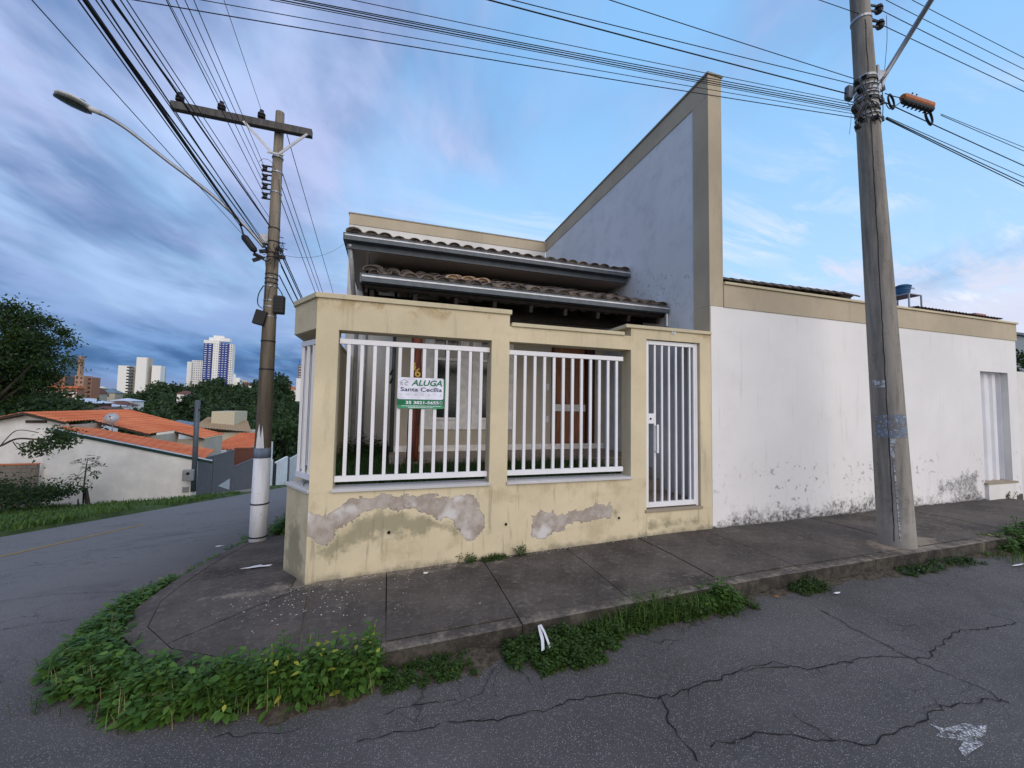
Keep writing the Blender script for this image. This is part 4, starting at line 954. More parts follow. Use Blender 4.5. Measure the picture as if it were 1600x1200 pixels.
# ================================================================ POLES AND CABLES
def proj(P):
    d = Vector(P)-CO; w = d.dot(CF); return 800+FPX*d.dot(CR)/w, 600-FPX*d.dot(CU)/w, w
def span(A, E, sag, n=40, tmax=1.0): return [A.lerp(E, t)-Vector((0, 0, 4*sag*t*(1-t))) for t in (tmax*i/n for i in range(n+1))]
def cable(label, A, B, axis, far, r=.006, sag=.3, dz=0.0, group='overhead cables', name='overhead_cable', n=30):
    r = r*.68 if r < .02 else r*.8
    """a span from A to a support at far (along axis); its free coordinate is what makes the line of the span run through B"""
    A = Vector(A); ax, ay, _ = proj(A); d = Vector((B[0]-ax, B[1]-ay)).normalized(); perp = Vector((-d.y, d.x))
    def end(u): return Vector((u, far, A.z+dz)) if axis == 1 else Vector((far, u, A.z+dz))
    def off(u):
        best = None; prev = None
        for P in span(A, end(u), sag, 240):
            x, y, w = proj(P)
            if w < .15: break
            q = Vector((x-B[0], y-B[1])); k = q.dot(d)
            if prev is not None and prev[0]*k <= 0 and prev[0] != k: f = prev[0]/(prev[0]-k); return prev[1]*(1-f)+q.dot(perp)*f
            prev = (k, q.dot(perp))
        return prev[1] if prev else 0
    u0 = A.x if axis == 1 else A.y; u1 = u0+.8; f0, f1 = off(u0), off(u1)
    for _ in range(14):
        if abs(f1-f0) < 1e-6: break
        u2 = u1-max(-3, min(3, f1*(u1-u0)/(f1-f0))); u0, f0, u1 = u1, f1, u2; f1 = off(u1)
        if abs(f1) < .3: break
    E = end(u1)
    o = MB().tube(span(A, E, sag, n), r, 6).build(name, 'black', None, smooth=True); return tag(o, label, 'cable', group)
# ---- left pole
PX, PY = -1.75, 6.61; pz0 = G(PX, PY)
lp_ = thing('utility_pole', 'brown concrete utility pole with whitewashed foot and wooden crossarm at the corner', 'utility pole', (PX, PY, pz0))
zW = at(404, 715, 1, PY).z; zB = at(404, 706, 1, PY).z; zt = at(436, 176, 1, PY).z
rr_ = lambda z: .118-(z-pz0)/(zt-pz0)*.058
MB().tube([(PX, PY, pz0-.3), (PX, PY, zW)], [rr_(pz0)+.002, rr_(zW)+.001], 20).build('painted_foot', 'polewhite', lp_, smooth=True)
MB().tube([(PX, PY, zW), (PX, PY, zB+.06)], [rr_(zW)+.003, rr_(zB)+.003], 20).build('blue_band', 'poleblue', lp_, smooth=True)
MB().tube([(PX, PY, zB+.0601), (PX, PY, zt)], [rr_(zB), rr_(zt)], 20).build('shaft', 'polebrown', lp_, smooth=True)
m = MB(); za = zB+.062
m.add([(PX-.06, PY-.108, za), (PX+.045, PY-.112, za), (PX+.03, PY-.108, za+.16), (PX+.012, PY-.111, za+.33), (PX-.005, PY-.111, za+.15), (PX-.03, PY-.110, za+.36), (PX-.05, PY-.106, za+.22)], [tuple(range(7))]); m.build('paint_run', 'polewhite', lp_)
for py_ in (838, 787, 578, 534): z = at(406, py_, 1, PY).z; MB().tube([(PX, PY, z), (PX, PY, z+.02)], rr_(z)+.005, 20).build('band', 'rubber', lp_)
a, b_ = at(268, 165, 1, PY-.11), at(488, 208, 1, PY-.11)
MB().box(a.x, b_.x, PY-.16, PY-.07, a.z-.06, a.z+.05).build('crossarm', 'timber', lp_, bevel=.006)
zc_ = a.z
for sx in (-1, 1): MB().beam((PX+sx*.42, PY-.165, zc_-.05), (PX+sx*.05, PY-.13, zc_-.42), .012, .035).build('brace', 'steel', lp_)
for z in (zc_-.42, zc_+.02): MB().tube([(PX, PY, z-.012), (PX, PY, z+.012)], rr_(z)+.012, 14).box(PX-.11, PX+.11, PY-.13, PY-.115, z-.012, z+.012).build('clamp', 'steel', lp_)
ins = [at(x, 158, 1, PY-.115).x for x in (281, 347, 410)]; INS = []
for x, dy in zip(ins, (0, 0, 0)):
    z = zc_+.05; MB().lathe((x, PY-.115, z), [(.012, 0), (.012, .03), (.05, .035), (.055, .05), (.035, .065), (.052, .08), (.05, .10), (.03, .125), (.024, .14), (.03, .15), (0, .155)], 14).build('insulator', 'insul', lp_, smooth=False); INS.append(Vector((x, PY-.115, z+.135)))
RK = []
for py_ in (263, 277, 291, 306):
    p = at(414, py_, 1, PY-.02); i = MB().lathe((p.x, p.y, p.z-.035), [(.0, 0), (.036, .003), (.034, .02), (.018, .026), (.018, .04), (.034, .046), (.036, .066), (0, .07)], 12).build('spool_insulator', 'insul', lp_)
    MB().box(p.x-.045, PX-rr_(p.z)+.01, p.y-.018, p.y+.018, p.z+.036, p.z+.044).box(p.x-.045, PX-rr_(p.z)+.01, p.y-.018, p.y+.018, p.z-.046, p.z-.038).build('bracket', 'rubber', i); RK.append(p)
for py_ in (270, 302): z = at(430, py_, 1, PY).z; MB().tube([(PX, PY, z-.01), (PX, PY, z+.01)], rr_(z)+.008, 14).build('clamp', 'steel', lp_)
# tangle of clamps, straps and small hardware where the cables meet the pole
def straps(P, x, y, zs, rad, m_='steel', lean=0):
    for z in zs:
        xx = x+lean*(z) if lean else x
        MB().tube([(xx, y, z-.008), (xx, y, z+.008)], rad(z)+.006, 16).build('strap', m_, P)
straps(lp_, PX, PY, [at(420, q, 1, PY).z for q in (435, 448, 470, 480, 495)], rr_, 'steel')
straps(lp_, PX, PY, [at(420, q, 1, PY).z for q in (357, 378, 396, 403, 429, 436, 443)], rr_, 'rubber')
for q in ((404, 400, .07), (412, 392, .06), (400, 405, .05), (440, 402, .05), (437, 390, .045), (421, 388, .05)):
    p = at(q[0], q[1], 1, PY-.06); a_ = random.uniform(-.6, .6)
    MB().beam(p-Vector((q[2]*math.cos(a_), 0, q[2]*math.sin(a_))), p+Vector((q[2]*math.cos(a_), .02, q[2]*math.sin(a_))), .04, .045).build('cable_clamp', 'rubber', lp_)
p = at(413, 371, 1, PY-.1); MB().box(p.x-.075, p.x+.045, p.y, p.y+.1, p.z-.085, p.z+.055).build('bracket_box', 'steel', lp_, bevel=.005)
p = at(438, 478, 1, PY); MB().box(p.x-.065, p.x+.075, p.y-.13, p.y-.02, p.z-.14, p.z+.13).build('terminal_box', 'rubber', lp_, bevel=.015)
for k in range(5): MB().box(p.x-.062, p.x+.072, p.y-.136, p.y-.131, p.z-.12+k*.05, p.z-.10+k*.05).build('box_rib', 'rubber', lp_)
p = at(407, 497, 1, PY-.1); MB().beam(p+Vector((.02, 0, .11)), p-Vector((.03, 0, .10)), .15, .08, (0, 1, 0)).build('hanging_box', 'rubber', lp_, bevel=.012)
def loop(P, pts, y, r=.007, m_='black', name='jumper'):
    q = [at(a, b_, 1, y) for a, b_ in pts]; out = []
    for i in range(len(q)-1):
        p0, p1, p2, p3 = q[max(i-1, 0)], q[i], q[i+1], q[min(i+2, len(q)-1)]
        for k in range(6):
            t = k/6; out.append(.5*((2*p1)+(p2-p0)*t+(2*p0-5*p1+4*p2-p3)*t*t+(3*p1-p0-3*p2+p3)*t**3))
    out.append(q[-1]); return MB().tube(out, r, 6).build(name, m_, P, smooth=True)
loop(lp_, [(412, 446), (404, 460), (403, 475), (410, 482)], PY-.12); loop(lp_, [(433, 447), (440, 458), (442, 465)], PY-.12)
loop(lp_, [(375, 350), (380, 365), (384, 376)], PY-.15, .012); loop(lp_, [(397, 395), (406, 402), (416, 408), (424, 404)], PY-.14, .009)
loop(lp_, [(414, 400), (416, 430), (414, 470)], PY-.12, .005); loop(lp_, [(436, 280), (438, 330), (436, 370), (434, 400)], PY-.08, .004)
loop(lp_, [(424, 430), (432, 440), (422, 450), (418, 470)], PY-.13, .004); loop(lp_, [(405, 253), (412, 248), (425, 254), (433, 275)], PY-.1, .003)
for k in range(9): 
    a0 = (random.uniform(405, 445), random.uniform(375, 400)); loop(lp_, [a0, (a0[0]+random.uniform(-12, 12), a0[1]+random.uniform(4, 16)), (random.uniform(415, 440), random.uniform(385, 425))], PY-random.uniform(.08, .16), .004)
for k in range(3): 
    p = at(443+k*3, 372+k*9, 1, PY-.02); MB().tube([(PX+.05, PY, p.z+.02), p], .006, 5).build('stub', 'black', lp_)
p0, p1 = at(380, 368, 1, PY-.15), at(399, 393, 1, PY-.15)
sp_ = MB(); sp_.tube([p0, p0.lerp(p1, .15), p0.lerp(p1, .85), p1], [.03, .045, .045, .03], 10).box(0, 0, 0, 0, 0, 0) if False else sp_.tube([p0, p0.lerp(p1, .15), p0.lerp(p1, .85), p1], [.03, .05, .05, .03], 10)
tag(sp_.build('splice_case', 'rubber', None, smooth=False), 'black cable splice case hanging left of the corner pole', 'splice case')
# ---- street lamp on its long arm
hd0, hd1 = at(140, 171, 1, PY-.1), at(85, 149, 1, PY-.1)
sl = thing('street_lamp', 'street lamp head on a long curved grey arm from the corner pole', 'street lamp', at(412, 385, 1, PY-.1))
loop(sl, [(412, 386), (395, 366), (375, 345), (340, 312), (300, 280), (260, 250), (225, 222), (195, 199), (165, 181), (143, 172)], PY-.1, .026, 'steel', 'arm')
ax = (hd1-hd0); ln = ax.length; axn = ax.normalized(); up = Vector((0, 0, 1)); sdv = axn.cross(up).normalized(); upn = sdv.cross(axn).normalized()
def shell(zoff, hgt, wmul, name, m_):
    vs = []; fs = []; prof = [(0, .35), (.1, .75), (.35, 1.), (.7, .86), (.92, .45), (1., .12)]; n = 12
    for t, w in prof:
        c = hd0+axn*ln*t
        for k in range(n):
            a_ = 2*PI*k/n; vs.append(c+sdv*math.cos(a_)*w*wmul+upn*(zoff+math.sin(a_)*hgt*(.5+.5*w)))
    for i in range(len(prof)-1):
        for k in range(n): fs.append((i*n+k, i*n+(k+1) % n, (i+1)*n+(k+1) % n, (i+1)*n+k))
    fs.append(tuple(range(n))); fs.append(tuple(range((len(prof)-1)*n, len(prof)*n)))
    return MB().add(vs, fs).build(name, m_, sl, smooth=True)
shell(.03, .035, .16, 'housing', 'sill'); shell(-.012, .014, .15, 'lens', 'lampglass')
MB().tube([hd0-axn*.12+upn*.01, hd0+axn*.06+upn*.015], .034, 12).build('socket', 'sill', sl, smooth=True); MB().lathe(hd0+axn*.1+upn*.055, [(.03, 0), (.03, .03), (.0, .04)], 12, upn).build('photocell', 'rubber', sl)
# ---- cables of the left pole, running over the street towards the viewer
def LP(px, py, dy=-.12): return at(px, py, 1, PY+dy)
wl = [(INS[0], (172, 0), .007, 'outermost bare wire from the left tip insulator of the crossarm'), (INS[1], (262, 0), .006, 'bare wire from the middle insulator of the crossarm'), (INS[2], (350, 0), .005, 'single wire from the insulator beside the pole head'),
      (RK[0], (303, 0), .006, 'bare wire from the topmost spool insulator of the corner pole'), (RK[1], (289, 0), .006, 'bare wire from the second spool insulator of the corner pole'), (RK[2], (275, 0), .006, 'bare wire from the third spool insulator of the corner pole'), (RK[3], (260, 0), .007, 'bare wire from the lowest spool insulator of the corner pole'),
      (LP(421, 352), (188, 0), .007, 'slack cable left of the spool wires, meeting the corner pole above the clamps'), (LP(421, 340), (198, 0), .006, 'thin cable rightmost among the slack cables over the left street'), (LP(421, 353), (176, 0), .013, 'doubled twisted cable running up left from the corner pole'), (LP(417, 388), (158, 0), .008, 'slack cable meeting the corner pole at the lamp arm bracket'), (LP(416, 382), (150, 0), .006, 'thin slack wire next to the thick bundle meeting the corner pole clamps'),
      (LP(378, 352), (133, 0), .021, 'thick black cable bundle crossing the upper left sky'), (LP(376, 354), (122, 0), .008, 'thin steel wire beside the thick cable bundle'), (LP(417, 391), (133, 0), .010, 'heavier slack cable touching the thick bundle near the top edge'), (LP(386, 374), (50, 0), .005, 'lone thin wire left of the thick cable bundle')]
for A, B, r_, lab in wl: cable(lab or 'slack grey service wire fanning from the corner pole over the left street', A, B, 1, -30, r_, .35, 0, 'wires over the left street' )
for k, (sx, z0) in enumerate(((.05, 5.95), (.07, 5.15), (.06, 4.95), (.06, 4.75), (.08, 4.0), (.10, 3.9), (.08, 3.8), (.12, 3.7), (.1, 3.55))):
    A = Vector((PX+sx, PY, z0)); E_ = Vector((PX+sx*2+.2*k*.3, 48, z0-6.6+random.uniform(-.3, .3)))
    tag(MB().tube(span(A, E_, .35+.05*k), .006 if k < 4 else .009, 6).build('overhead_cable', 'black', None, smooth=True), ['highest thin wire going down the left street from the crossarm', 'wire down the left street from the top spool', 'wire down the left street from the second spool', 'wire down the left street from the third spool', 'upper heavy cable down the left street from the clamps', 'second heavy cable down the left street from the clamps', 'third heavy cable down the left street from the clamps', 'fourth heavy cable down the left street from the clamps', 'lowest heavy cable down the left street from the clamps'][k], 'cable', 'cables going down the left street')
tag(MB().tube(span(at(441, 398, 1, PY), Vector((-.9, 9.95, 5.75)), .25), .003, 5).build('service_wire', 'zinc', None), 'faint pale service wire from the corner pole to the parapet', 'cable')

# ---- right pole
QX, QY = 5.585, 3.02; qz0 = G(QX, QY); qtop = 7.4
TX = (at(1343, 0, 1, QY).x-QX)/(at(1343, 0, 1, QY).z-qz0)
qx = lambda z: QX+TX*(z-qz0)
qr = lambda z: .166-(z-qz0)/(6.5)*.075
rp = thing('utility_pole', 'massive grey concrete pole standing on the pavement before the white wall', 'utility pole', (QX, QY, qz0))
zs = [qz0-.3+k*(qtop-qz0+.3)/14 for k in range(15)]
MB().tube([(qx(z), QY, z) for z in zs], [qr(z) for z in zs], 24).build('shaft', mat('pole_right', build=concrete_pole((.31, .29, .255), (.17, .162, .148), .45)), rp, smooth=True)
# rough cast seams, cable conduit line and rests of posters
def onpole(px, py, out=.002):
    c = at(px, py, 1, QY); d = Vector((c.x-qx(c.z), 0, 0)); r = qr(c.z)+out; dx = max(-.98, min(.98, d.x/r))
    return Vector((qx(c.z)+dx*r*.999, QY-r*math.sqrt(1-dx*dx)*1.0, c.z)) if True else c
def view_on(px, py, out=.003):
    v = ray(px, py); best = None
    for k in range(400):
        t = 3.2+k*.012; P = CO+v*t
        if math.hypot(P.x-qx(P.z), P.y-QY) < qr(P.z)+out:
            for q in range(30):
                P2 = CO+v*(t-.012*(1-q/30))
                if math.hypot(P2.x-qx(P2.z), P2.y-QY) < qr(P2.z)+out: return P2
            return P
    return None
def patch(pts, m_, name):
    q = [view_on(a, b_) for a, b_ in pts]; q = [p for p in q if p is not None]
    if len(q) > 2: return MB().add(q, [tuple(range(len(q)))]).build(name, m_, rp)
def strip(px0, px1, py0, py1, m_, name, n=8, nv=5):
    vs = []
    for j in range(nv+1):
        for i in range(n+1):
            px = px0(py0+(py1-py0)*j/nv)+(px1(py0+(py1-py0)*j/nv)-px0(py0+(py1-py0)*j/nv))*i/n
            p = view_on(px, py0+(py1-py0)*j/nv); vs.append(p if p is not None else Vector((QX, QY, 1)))
    return MB().add(vs, [(j*(n+1)+i, j*(n+1)+i+1, (j+1)*(n+1)+i+1, (j+1)*(n+1)+i) for j in range(nv) for i in range(n)]).build(name, m_, rp)
def postermat(t, b):
    p = t.pos(); n = t.noise(p, 16, 6, .7); n2 = t.noise(p, 45, 4, .7)
    c = t.mix(t.step(n, .42, .6), (.17, .165, .155), (.16, .21, .29)); c = t.mix(t.step(n2, .55, .62), c, (.36, .42, .50)); t.put(b.inputs['Base Color'], c); b.inputs['Roughness'].default_value = .9
M['poster'] = mat('torn_blue_poster', build=postermat)
def whitepaint(t, b):
    p = t.pos(); n = t.noise(p, 30, 6, .7); t.put(b.inputs['Base Color'], t.mix(t.step(n, .45, .55), (.2, .19, .17), (.5, .55, .62))); b.inputs['Roughness'].default_value = .9
M['whitescrap'] = mat('scraped_white_paint', build=whitepaint)
strip(lambda y: 1367+(y-650)*.05, lambda y: 1416+(y-650)*.07, 648, 684, 'poster', 'poster_rest', 10)
strip(lambda y: 1363, lambda y: 1383, 594, 605, 'whitescrap', 'poster_rest', 5)
strip(lambda y: 1391, lambda y: 1399-(y-690)*.06, 686, 715, 'whitescrap', 'paint_run', 3, 6)
strip(lambda y: 1395+(y-715)*.085, lambda y: 1397.5+(y-715)*.085, 715, 845, 'whitescrap', 'paint_run', 1, 16)
seam = []
for y in range(30, 850, 12):
    p = view_on(1352+(y-30)*.056+random.uniform(-.7, .7), y, .001)
    if p is not None: seam.append(p)
MB().tube(seam, .0035, 5).build('seam', 'crack', rp)
def QP(px, py, dy=0.): return at(px, py, 1, QY+dy)
qrad = lambda z: qr(z)
for q in (36, 125, 145, 170): z = QP(1350, q).z; MB().tube([(qx(z), QY, z-.014), (qx(z), QY, z+.014)], qr(z)+.008, 18).build('clamp', 'steel', rp)
for q in (133, 140, 152, 158, 163, 177, 184, 190): z = QP(1355, q).z; MB().tube([(qx(z), QY, z-.007), (qx(z), QY, z+.007)], qr(z)+.012, 18).build('strap', 'rubber' if q % 2 else 'steel', rp)
for q in (173, 195): z = QP(1355, q).z; MB().tube([(qx(z)-.01, QY, z-.008), (qx(z), QY, z+.004)], qr(z)+.016, 18).build('strap', 'sill', rp)
# spool insulators near the top right
QI = []
for px, py in ((1373, 14), (1375, 38)):
    p = QP(px, py, -.02); i = MB().lathe((p.x, p.y, p.z-.05), [(0, 0), (.035, .004), (.045, .03), (.022, .042), (.045, .055), (.035, .09), (0, .095)], 12).build('insulator', 'insul', rp)
    for dz in (-.035, .035): MB().beam((qx(p.z)+qr(p.z)*.7, QY-.02, p.z-.06+dz), (p.x+.01, p.y, p.z+dz), .015, .02).build('bracket', 'rubber', i)
    QI.append(p)
for px, py in ((1366, -10),):
    p = QP(px, py, -.02); MB().beam((qx(p.z)+.05, QY-.02, p.z-.05), p, .02, .02).build('bracket', 'rubber', rp)
# clutter of clamps round the pole
for q in ((1340, 128, .06, .05), (1352, 120, .05, .05), (1345, 140, .07, .05), (1378, 138, .07, .07), (1375, 155, .05, .08), (1378, 160, .05, .05), (1337, 170, .07, .08), (1345, 183, .05, .06), (1377, 186, .06, .06), (1370, 183, .04, .05), (1341, 198, .06, .03), (1360, 150, .05, .03), (1355, 165, .05, .04), (1350, 188, .05, .04)):
    p = QP(q[0], q[1], -.12 if 1342 < q[0] < 1372 else -.03); a_ = random.uniform(-.5, .6)
    MB().beam(p-Vector((q[2]*.5*math.cos(a_), 0, q[2]*.5*math.sin(a_))), p+Vector((q[2]*.5*math.cos(a_), .01, q[2]*.5*math.sin(a_))), .05, q[3]).build('cable_clamp', 'rubber', rp, bevel=.004)
p = QP(1326, 146, -.05); MB().beam(p+Vector((.01, 0, .085)), p+Vector((-.005, 0, -.08)), .085, .06, (0, 1, 0)).build('oval_box', 'zinc', rp, bevel=.02)
MB().tube([p+Vector((.02, 0, .07)), p+Vector((.09, 0, .10)), p+Vector((.13, .03, .06))], .008, 6).build('jumper', 'black', rp)
loop(rp, [(1333, 162), (1328, 165), (1325, 160), (1330, 158), (1336, 163)], QY-.1, .003); loop(rp, [(1330, 180), (1329, 195), (1327, 210)], QY-.1, .002)
loop(rp, [(1385, 24), (1386, 60), (1383, 100), (1381, 128)], QY-.05, .003)
for k in range(12):
    loop(rp, [(random.uniform(1336, 1380), random.uniform(118, 190)), (random.uniform(1330, 1386), random.uniform(130, 200)), (random.uniform(1336, 1382), random.uniform(120, 195))], QY-.17, .0045)
# lamp arm of this pole, whose head is outside the picture
la = thing('lamp_arm', 'straight grey lamp arm rising right from the big pole', 'lamp arm', QP(1376, 128, -.05))
MB().tube([QP(1374, 130, -.06), QP(1386, 112, -.08), QP(1455, 0, -.5), QP(1560, -160, -1.2)], [.02, .026, .028, .028], 10).build('arm', 'steel', la, smooth=True)
p = QP(1375, 125, -.07); MB().add([p+Vector((-.03, 0, .12)), p+Vector((.0, 0, -.10)), p+Vector((.02, 0, -.12)), p+Vector((.13, -.02, .10)), p+Vector((.10, -.02, .13)), p+Vector((-.03, .03, .12)), p+Vector((.0, .03, -.10)), p+Vector((.02, .03, -.12)), p+Vector((.13, .01, .10)), p+Vector((.10, .01, .13))], [(0, 1, 2, 3, 4), (9, 8, 7, 6, 5), (0, 5, 6, 1), (1, 6, 7, 2), (2, 7, 8, 3), (3, 8, 9, 4), (4, 9, 5, 0)]).build('gusset', 'steel', la)
MB().box(p.x-.07, p.x-.035, p.y-.02, p.y+.03, p.z-.26, p.z+.16).build('mounting_plate', 'steel', la, bevel=.003)
# left-going wires
wr = [((1335, 123), (953, 0), .006, 'highest wire running left from the big pole'), ((1336, 132), (800, 0), .006, 'second wire from the top running left from the big pole'), ((1330, 148), (764, 0), .009, 'thick cable running left from the small oval box on the big pole'),
      ((1332, 160), (900, 73), .0045, 'fourth wire leftwards from the big pole, topmost of the low bundle'), ((1334, 164), (900, 83), .006, 'second wire of the low bundle crossing the fin wall top'), ((1334, 168), (900, 86.5), .006, 'third wire of the low bundle crossing the fin wall top'), ((1334, 171), (900, 90), .007, 'fourth wire of the low bundle crossing the fin wall top'), ((1335, 174), (900, 93), .0045, 'fifth wire of the low bundle crossing the fin wall top'), ((1335, 178), (900, 104), .0045, 'thin wire second lowest across the sky left of the big pole'), ((1336, 184), (900, 115), .006, 'lowest dark wire crossing the sky left of the big pole')]
for A, B, r_, lab in wr: cable(lab or 'black wire of the bundle crossing before the fin wall top', QP(*A, -.05), B, 0, -34, r_, .45, .3, 'wires crossing the sky to the left')
wr2 = [((1373, 14), (1600, 127), .007), ((1376, 38), (1600, 143), .007), ((1384, 0), (1600, 108), .006), ((1425, 0), (1600, 90), .006), ((1383, 160), (1560, 241), .009), ((1384, 184), (1600, 286), .009), ((1384, 186), (1600, 291), .009), ((1386, 183), (1600, 277), .006), ((1470, 180), (1600, 236), .006), ((1470, 178), (1600, 230), .005)]
wl2 = ['wire running right from the upper side insulator of the big pole', 'wire running right from the lower side insulator of the big pole', 'wire passing high behind the slanted lamp arm', 'highest wire in the top right corner', 'support cable running right under the orange splice case', 'upper of two touching cables lowest on the right', 'lowest cable running right from the big pole', 'thin wire just above the two lowest right cables', 'lower wire leaving the right end of the orange case', 'upper thin wire leaving the right end of the orange case']
for (A, B, r_), lab in zip(wr2, wl2): cable(lab, QP(*A, -.04), B, 0, 38, r_, .3, 0, 'wires running right')
cable('lone wire passing left of the big pole head', QP(1372, 32, -.04), (1280, 0), 0, -34, .006, .4, .2)
# orange splice case with coils
oa, ob = QP(1412, 152, -.12), QP(1455, 166, -.12); ax = (ob-oa).normalized(); dn = Vector((0, 0, -1)); dn = (dn-ax*dn.dot(ax)).normalized()
oc = thing('orange_splice_case', 'orange and black cable splice case hung right of the big pole', 'splice case', oa)
MB().tube([oa-ax*.02, oa+ax*.01, ob-ax*.01, ob+ax*.02], [.034, .046, .046, .03], 14).build('cover', 'orange', oc, smooth=False)
MB().tube([oa+dn*.04-ax*.03, oa+dn*.045, ob+dn*.045, ob+dn*.04+ax*.01], [.02, .035, .035, .02], 12).build('base', 'rubber', oc)
for k in range(7): q = oa.lerp(ob, (k+.5)/7); MB().box(q.x-.006, q.x+.006, q.y-.035, q.y+.03, q.z-.095, q.z-.08).build('clip', 'rubber', oc)
for k in (0, 1): q = oa.lerp(ob, .12+k*.15); MB().tube([q+Vector((0, -.053, .02)), q+Vector((.012, -.045, .036))], .008, 5).build('slot', 'rubber', oc)
def coil(cx, cy, rx, rz, tilt, n, lab):
    m = MB()
    for k in range(n):
        c = QP(cx+k*.5, cy+k*.4, -.12); q = [c+Vector((rx*math.cos(a_)*math.cos(tilt)-rz*math.sin(a_)*math.sin(tilt), .006*k, rx*math.cos(a_)*math.sin(tilt)+rz*math.sin(a_)*math.cos(tilt))) for a_ in [2*PI*i/20 for i in range(21)]]
        m.tube(q, .0075, 6)
    tag(m.build('cable_coil', 'black', None, smooth=True), lab, 'cable coil')
coil(1393, 158, .045, .085, .4, 3, 'coil of black cable hanging between the big pole and orange case'); coil(1452, 181, .055, .10, .5, 4, 'coil of black cable hanging under the right end of the orange case')
tag(loop(None, [(1383, 146), (1395, 150), (1410, 155), (1400, 165), (1390, 170), (1383, 160)], QY-.12, .005, 'black', 'tail_cable'), 'loose black cable tail joining the orange case to the big pole', 'cable')

# ================================================================ VEGETATION
def leaves(P, D, N, L, Wd, fold=.12):
    """oval folded leaves; P base, D direction, N normal (n,3), L length, Wd width (n)"""
    D = D/np.linalg.norm(D, axis=1, keepdims=True); S_ = np.cross(D, N); S_ /= np.linalg.norm(S_, axis=1, keepdims=True)+1e-9; N = np.cross(S_, D)
    L = L[:, None]; W_ = Wd[:, None]
    b = P; c1 = P+D*L*.33-N*W_*fold; c2 = P+D*L*.7-N*W_*(fold+.12); t_ = P+D*L-N*W_*.3
    r1 = P+D*L*.3+S_*W_*.48; l1 = P+D*L*.3-S_*W_*.48; r2 = P+D*L*.68+S_*W_*.36-N*W_*.1; l2 = P+D*L*.68-S_*W_*.36-N*W_*.1
    V = np.stack([b, c1, c2, t_, r1, l1, r2, l2], 1).reshape(-1, 3); n = len(P); o = (np.arange(n)*8)[:, None]
    F = np.stack([o+np.array([0, 4, 1, 5]), o+np.array([4, 6, 2, 1]), o+np.array([5, 1, 2, 7]), o+np.array([2, 6, 3, 7])], 1).reshape(-1, 4)
    return V, F
def rdir(n): v = RNG.normal(size=(n, 3)); return v/np.linalg.norm(v, axis=1, keepdims=True)
def weeds(name, label, bases, hts, m_='leaf', leafL=(.045, .085), per=26, spread=.5, parent=None, kind='stuff', cat='weeds', ratio=.6):
    """upright broad leaved plants: whorls of drooping leaves up each stem"""
    PP, DD, NN, LL, WW, RR = [], [], [], [], [], []
    sv_, sf = [], []
    for (x, y, z), h in zip(bases, hts):
        lean = np.array([RNG.normal()*.3*spread, RNG.normal()*.3*spread, 1.]); lean /= np.linalg.norm(lean); n = per
        t = np.sort(RNG.uniform(.15, 1, n)); a = np.arange(n)*2.4+RNG.uniform(0, 6); p = np.array([x, y, z])+lean*(h*t)[:, None]
        dr = RNG.uniform(-.55, .35, n)+t*.25; d = np.stack([np.cos(a), np.sin(a), dr], 1); l = RNG.uniform(*leafL, n)*(1.15-.45*t)
        p = p+d*.25*l[:, None]*RNG.uniform(.4, 1.6, n)[:, None]
        PP.append(p); DD.append(d); NN.append(np.stack([-np.cos(a)*dr, -np.sin(a)*dr, np.ones(n)], 1)+RNG.normal(size=(n, 3))*.25); LL.append(l); WW.append(l*RNG.uniform(ratio*.8, ratio*1.15, n)); RR.append(np.clip(RNG.uniform(0, 1)*.45+RNG.uniform(0, .55, n), 0, 1))
        o = len(sv_); w = .0025
        for q in (np.array([x, y, z-.02]), np.array([x, y, z])+lean*h): sv_ += [q+np.array([w, 0, 0]), q+np.array([-w*.5, w, 0]), q+np.array([-w*.5, -w, 0])]
        sf += [(o, o+1, o+4, o+3), (o+1, o+2, o+5, o+4), (o+2, o, o+3, o+5)]
    V, F = leaves(np.concatenate(PP), np.concatenate(DD), np.concatenate(NN), np.concatenate(LL), np.concatenate(WW))
    R = np.repeat(np.concatenate(RR), 8); sv_ = np.array(sv_)
    o = np_mesh(name, np.concatenate([V, sv_]), np.concatenate([F, np.array(sf)+len(V)]), m_, parent, dict(rnd=np.concatenate([R, np.full(len(sv_), .2)])), smooth=False)
    if kind: o['kind'] = kind
    if label: o['label'] = label
    if label and not parent: o['category'] = cat
    return o
def blades(name, label, bases, hts, m_='grass', w=.006, bend=.5, kind='stuff', parent=None, cat='grass'):
    n = len(bases); B = np.asarray(bases, float); H_ = np.asarray(hts, float)[:, None]; a = RNG.uniform(0, 2*PI, n); d = np.stack([np.cos(a), np.sin(a), np.zeros(n)], 1); s = np.stack([-np.sin(a), np.cos(a), np.zeros(n)], 1)*w
    u = np.array([0, 0, 1.]); k = RNG.uniform(.2, 1, n)[:, None]*bend
    v0, v1 = B-s, B+s; m0 = B+u*H_*.55+d*H_*.22*k; m1, m2 = m0+s*.75, m0-s*.75; t0 = B+u*H_*(1-.35*k)+d*H_*.85*k; t1, t2 = t0+s*.12, t0-s*.12
    V = np.stack([v0, v1, m1, m2, t1, t2], 1).reshape(-1, 3); o = (np.arange(n)*6)[:, None]; F = np.stack([o+np.array([0, 1, 2, 3]), o+np.array([3, 2, 4, 5])], 1).reshape(-1, 4)
    ob_ = np_mesh(name, V, F, m_, parent, dict(rnd=np.repeat(RNG.uniform(0, 1, n), 6)))
    if kind: ob_['kind'] = kind
    if label: ob_['label'] = label
    if not parent: ob_['category'] = cat
    return ob_
def roadz(x, y): return G(x, y)-KH
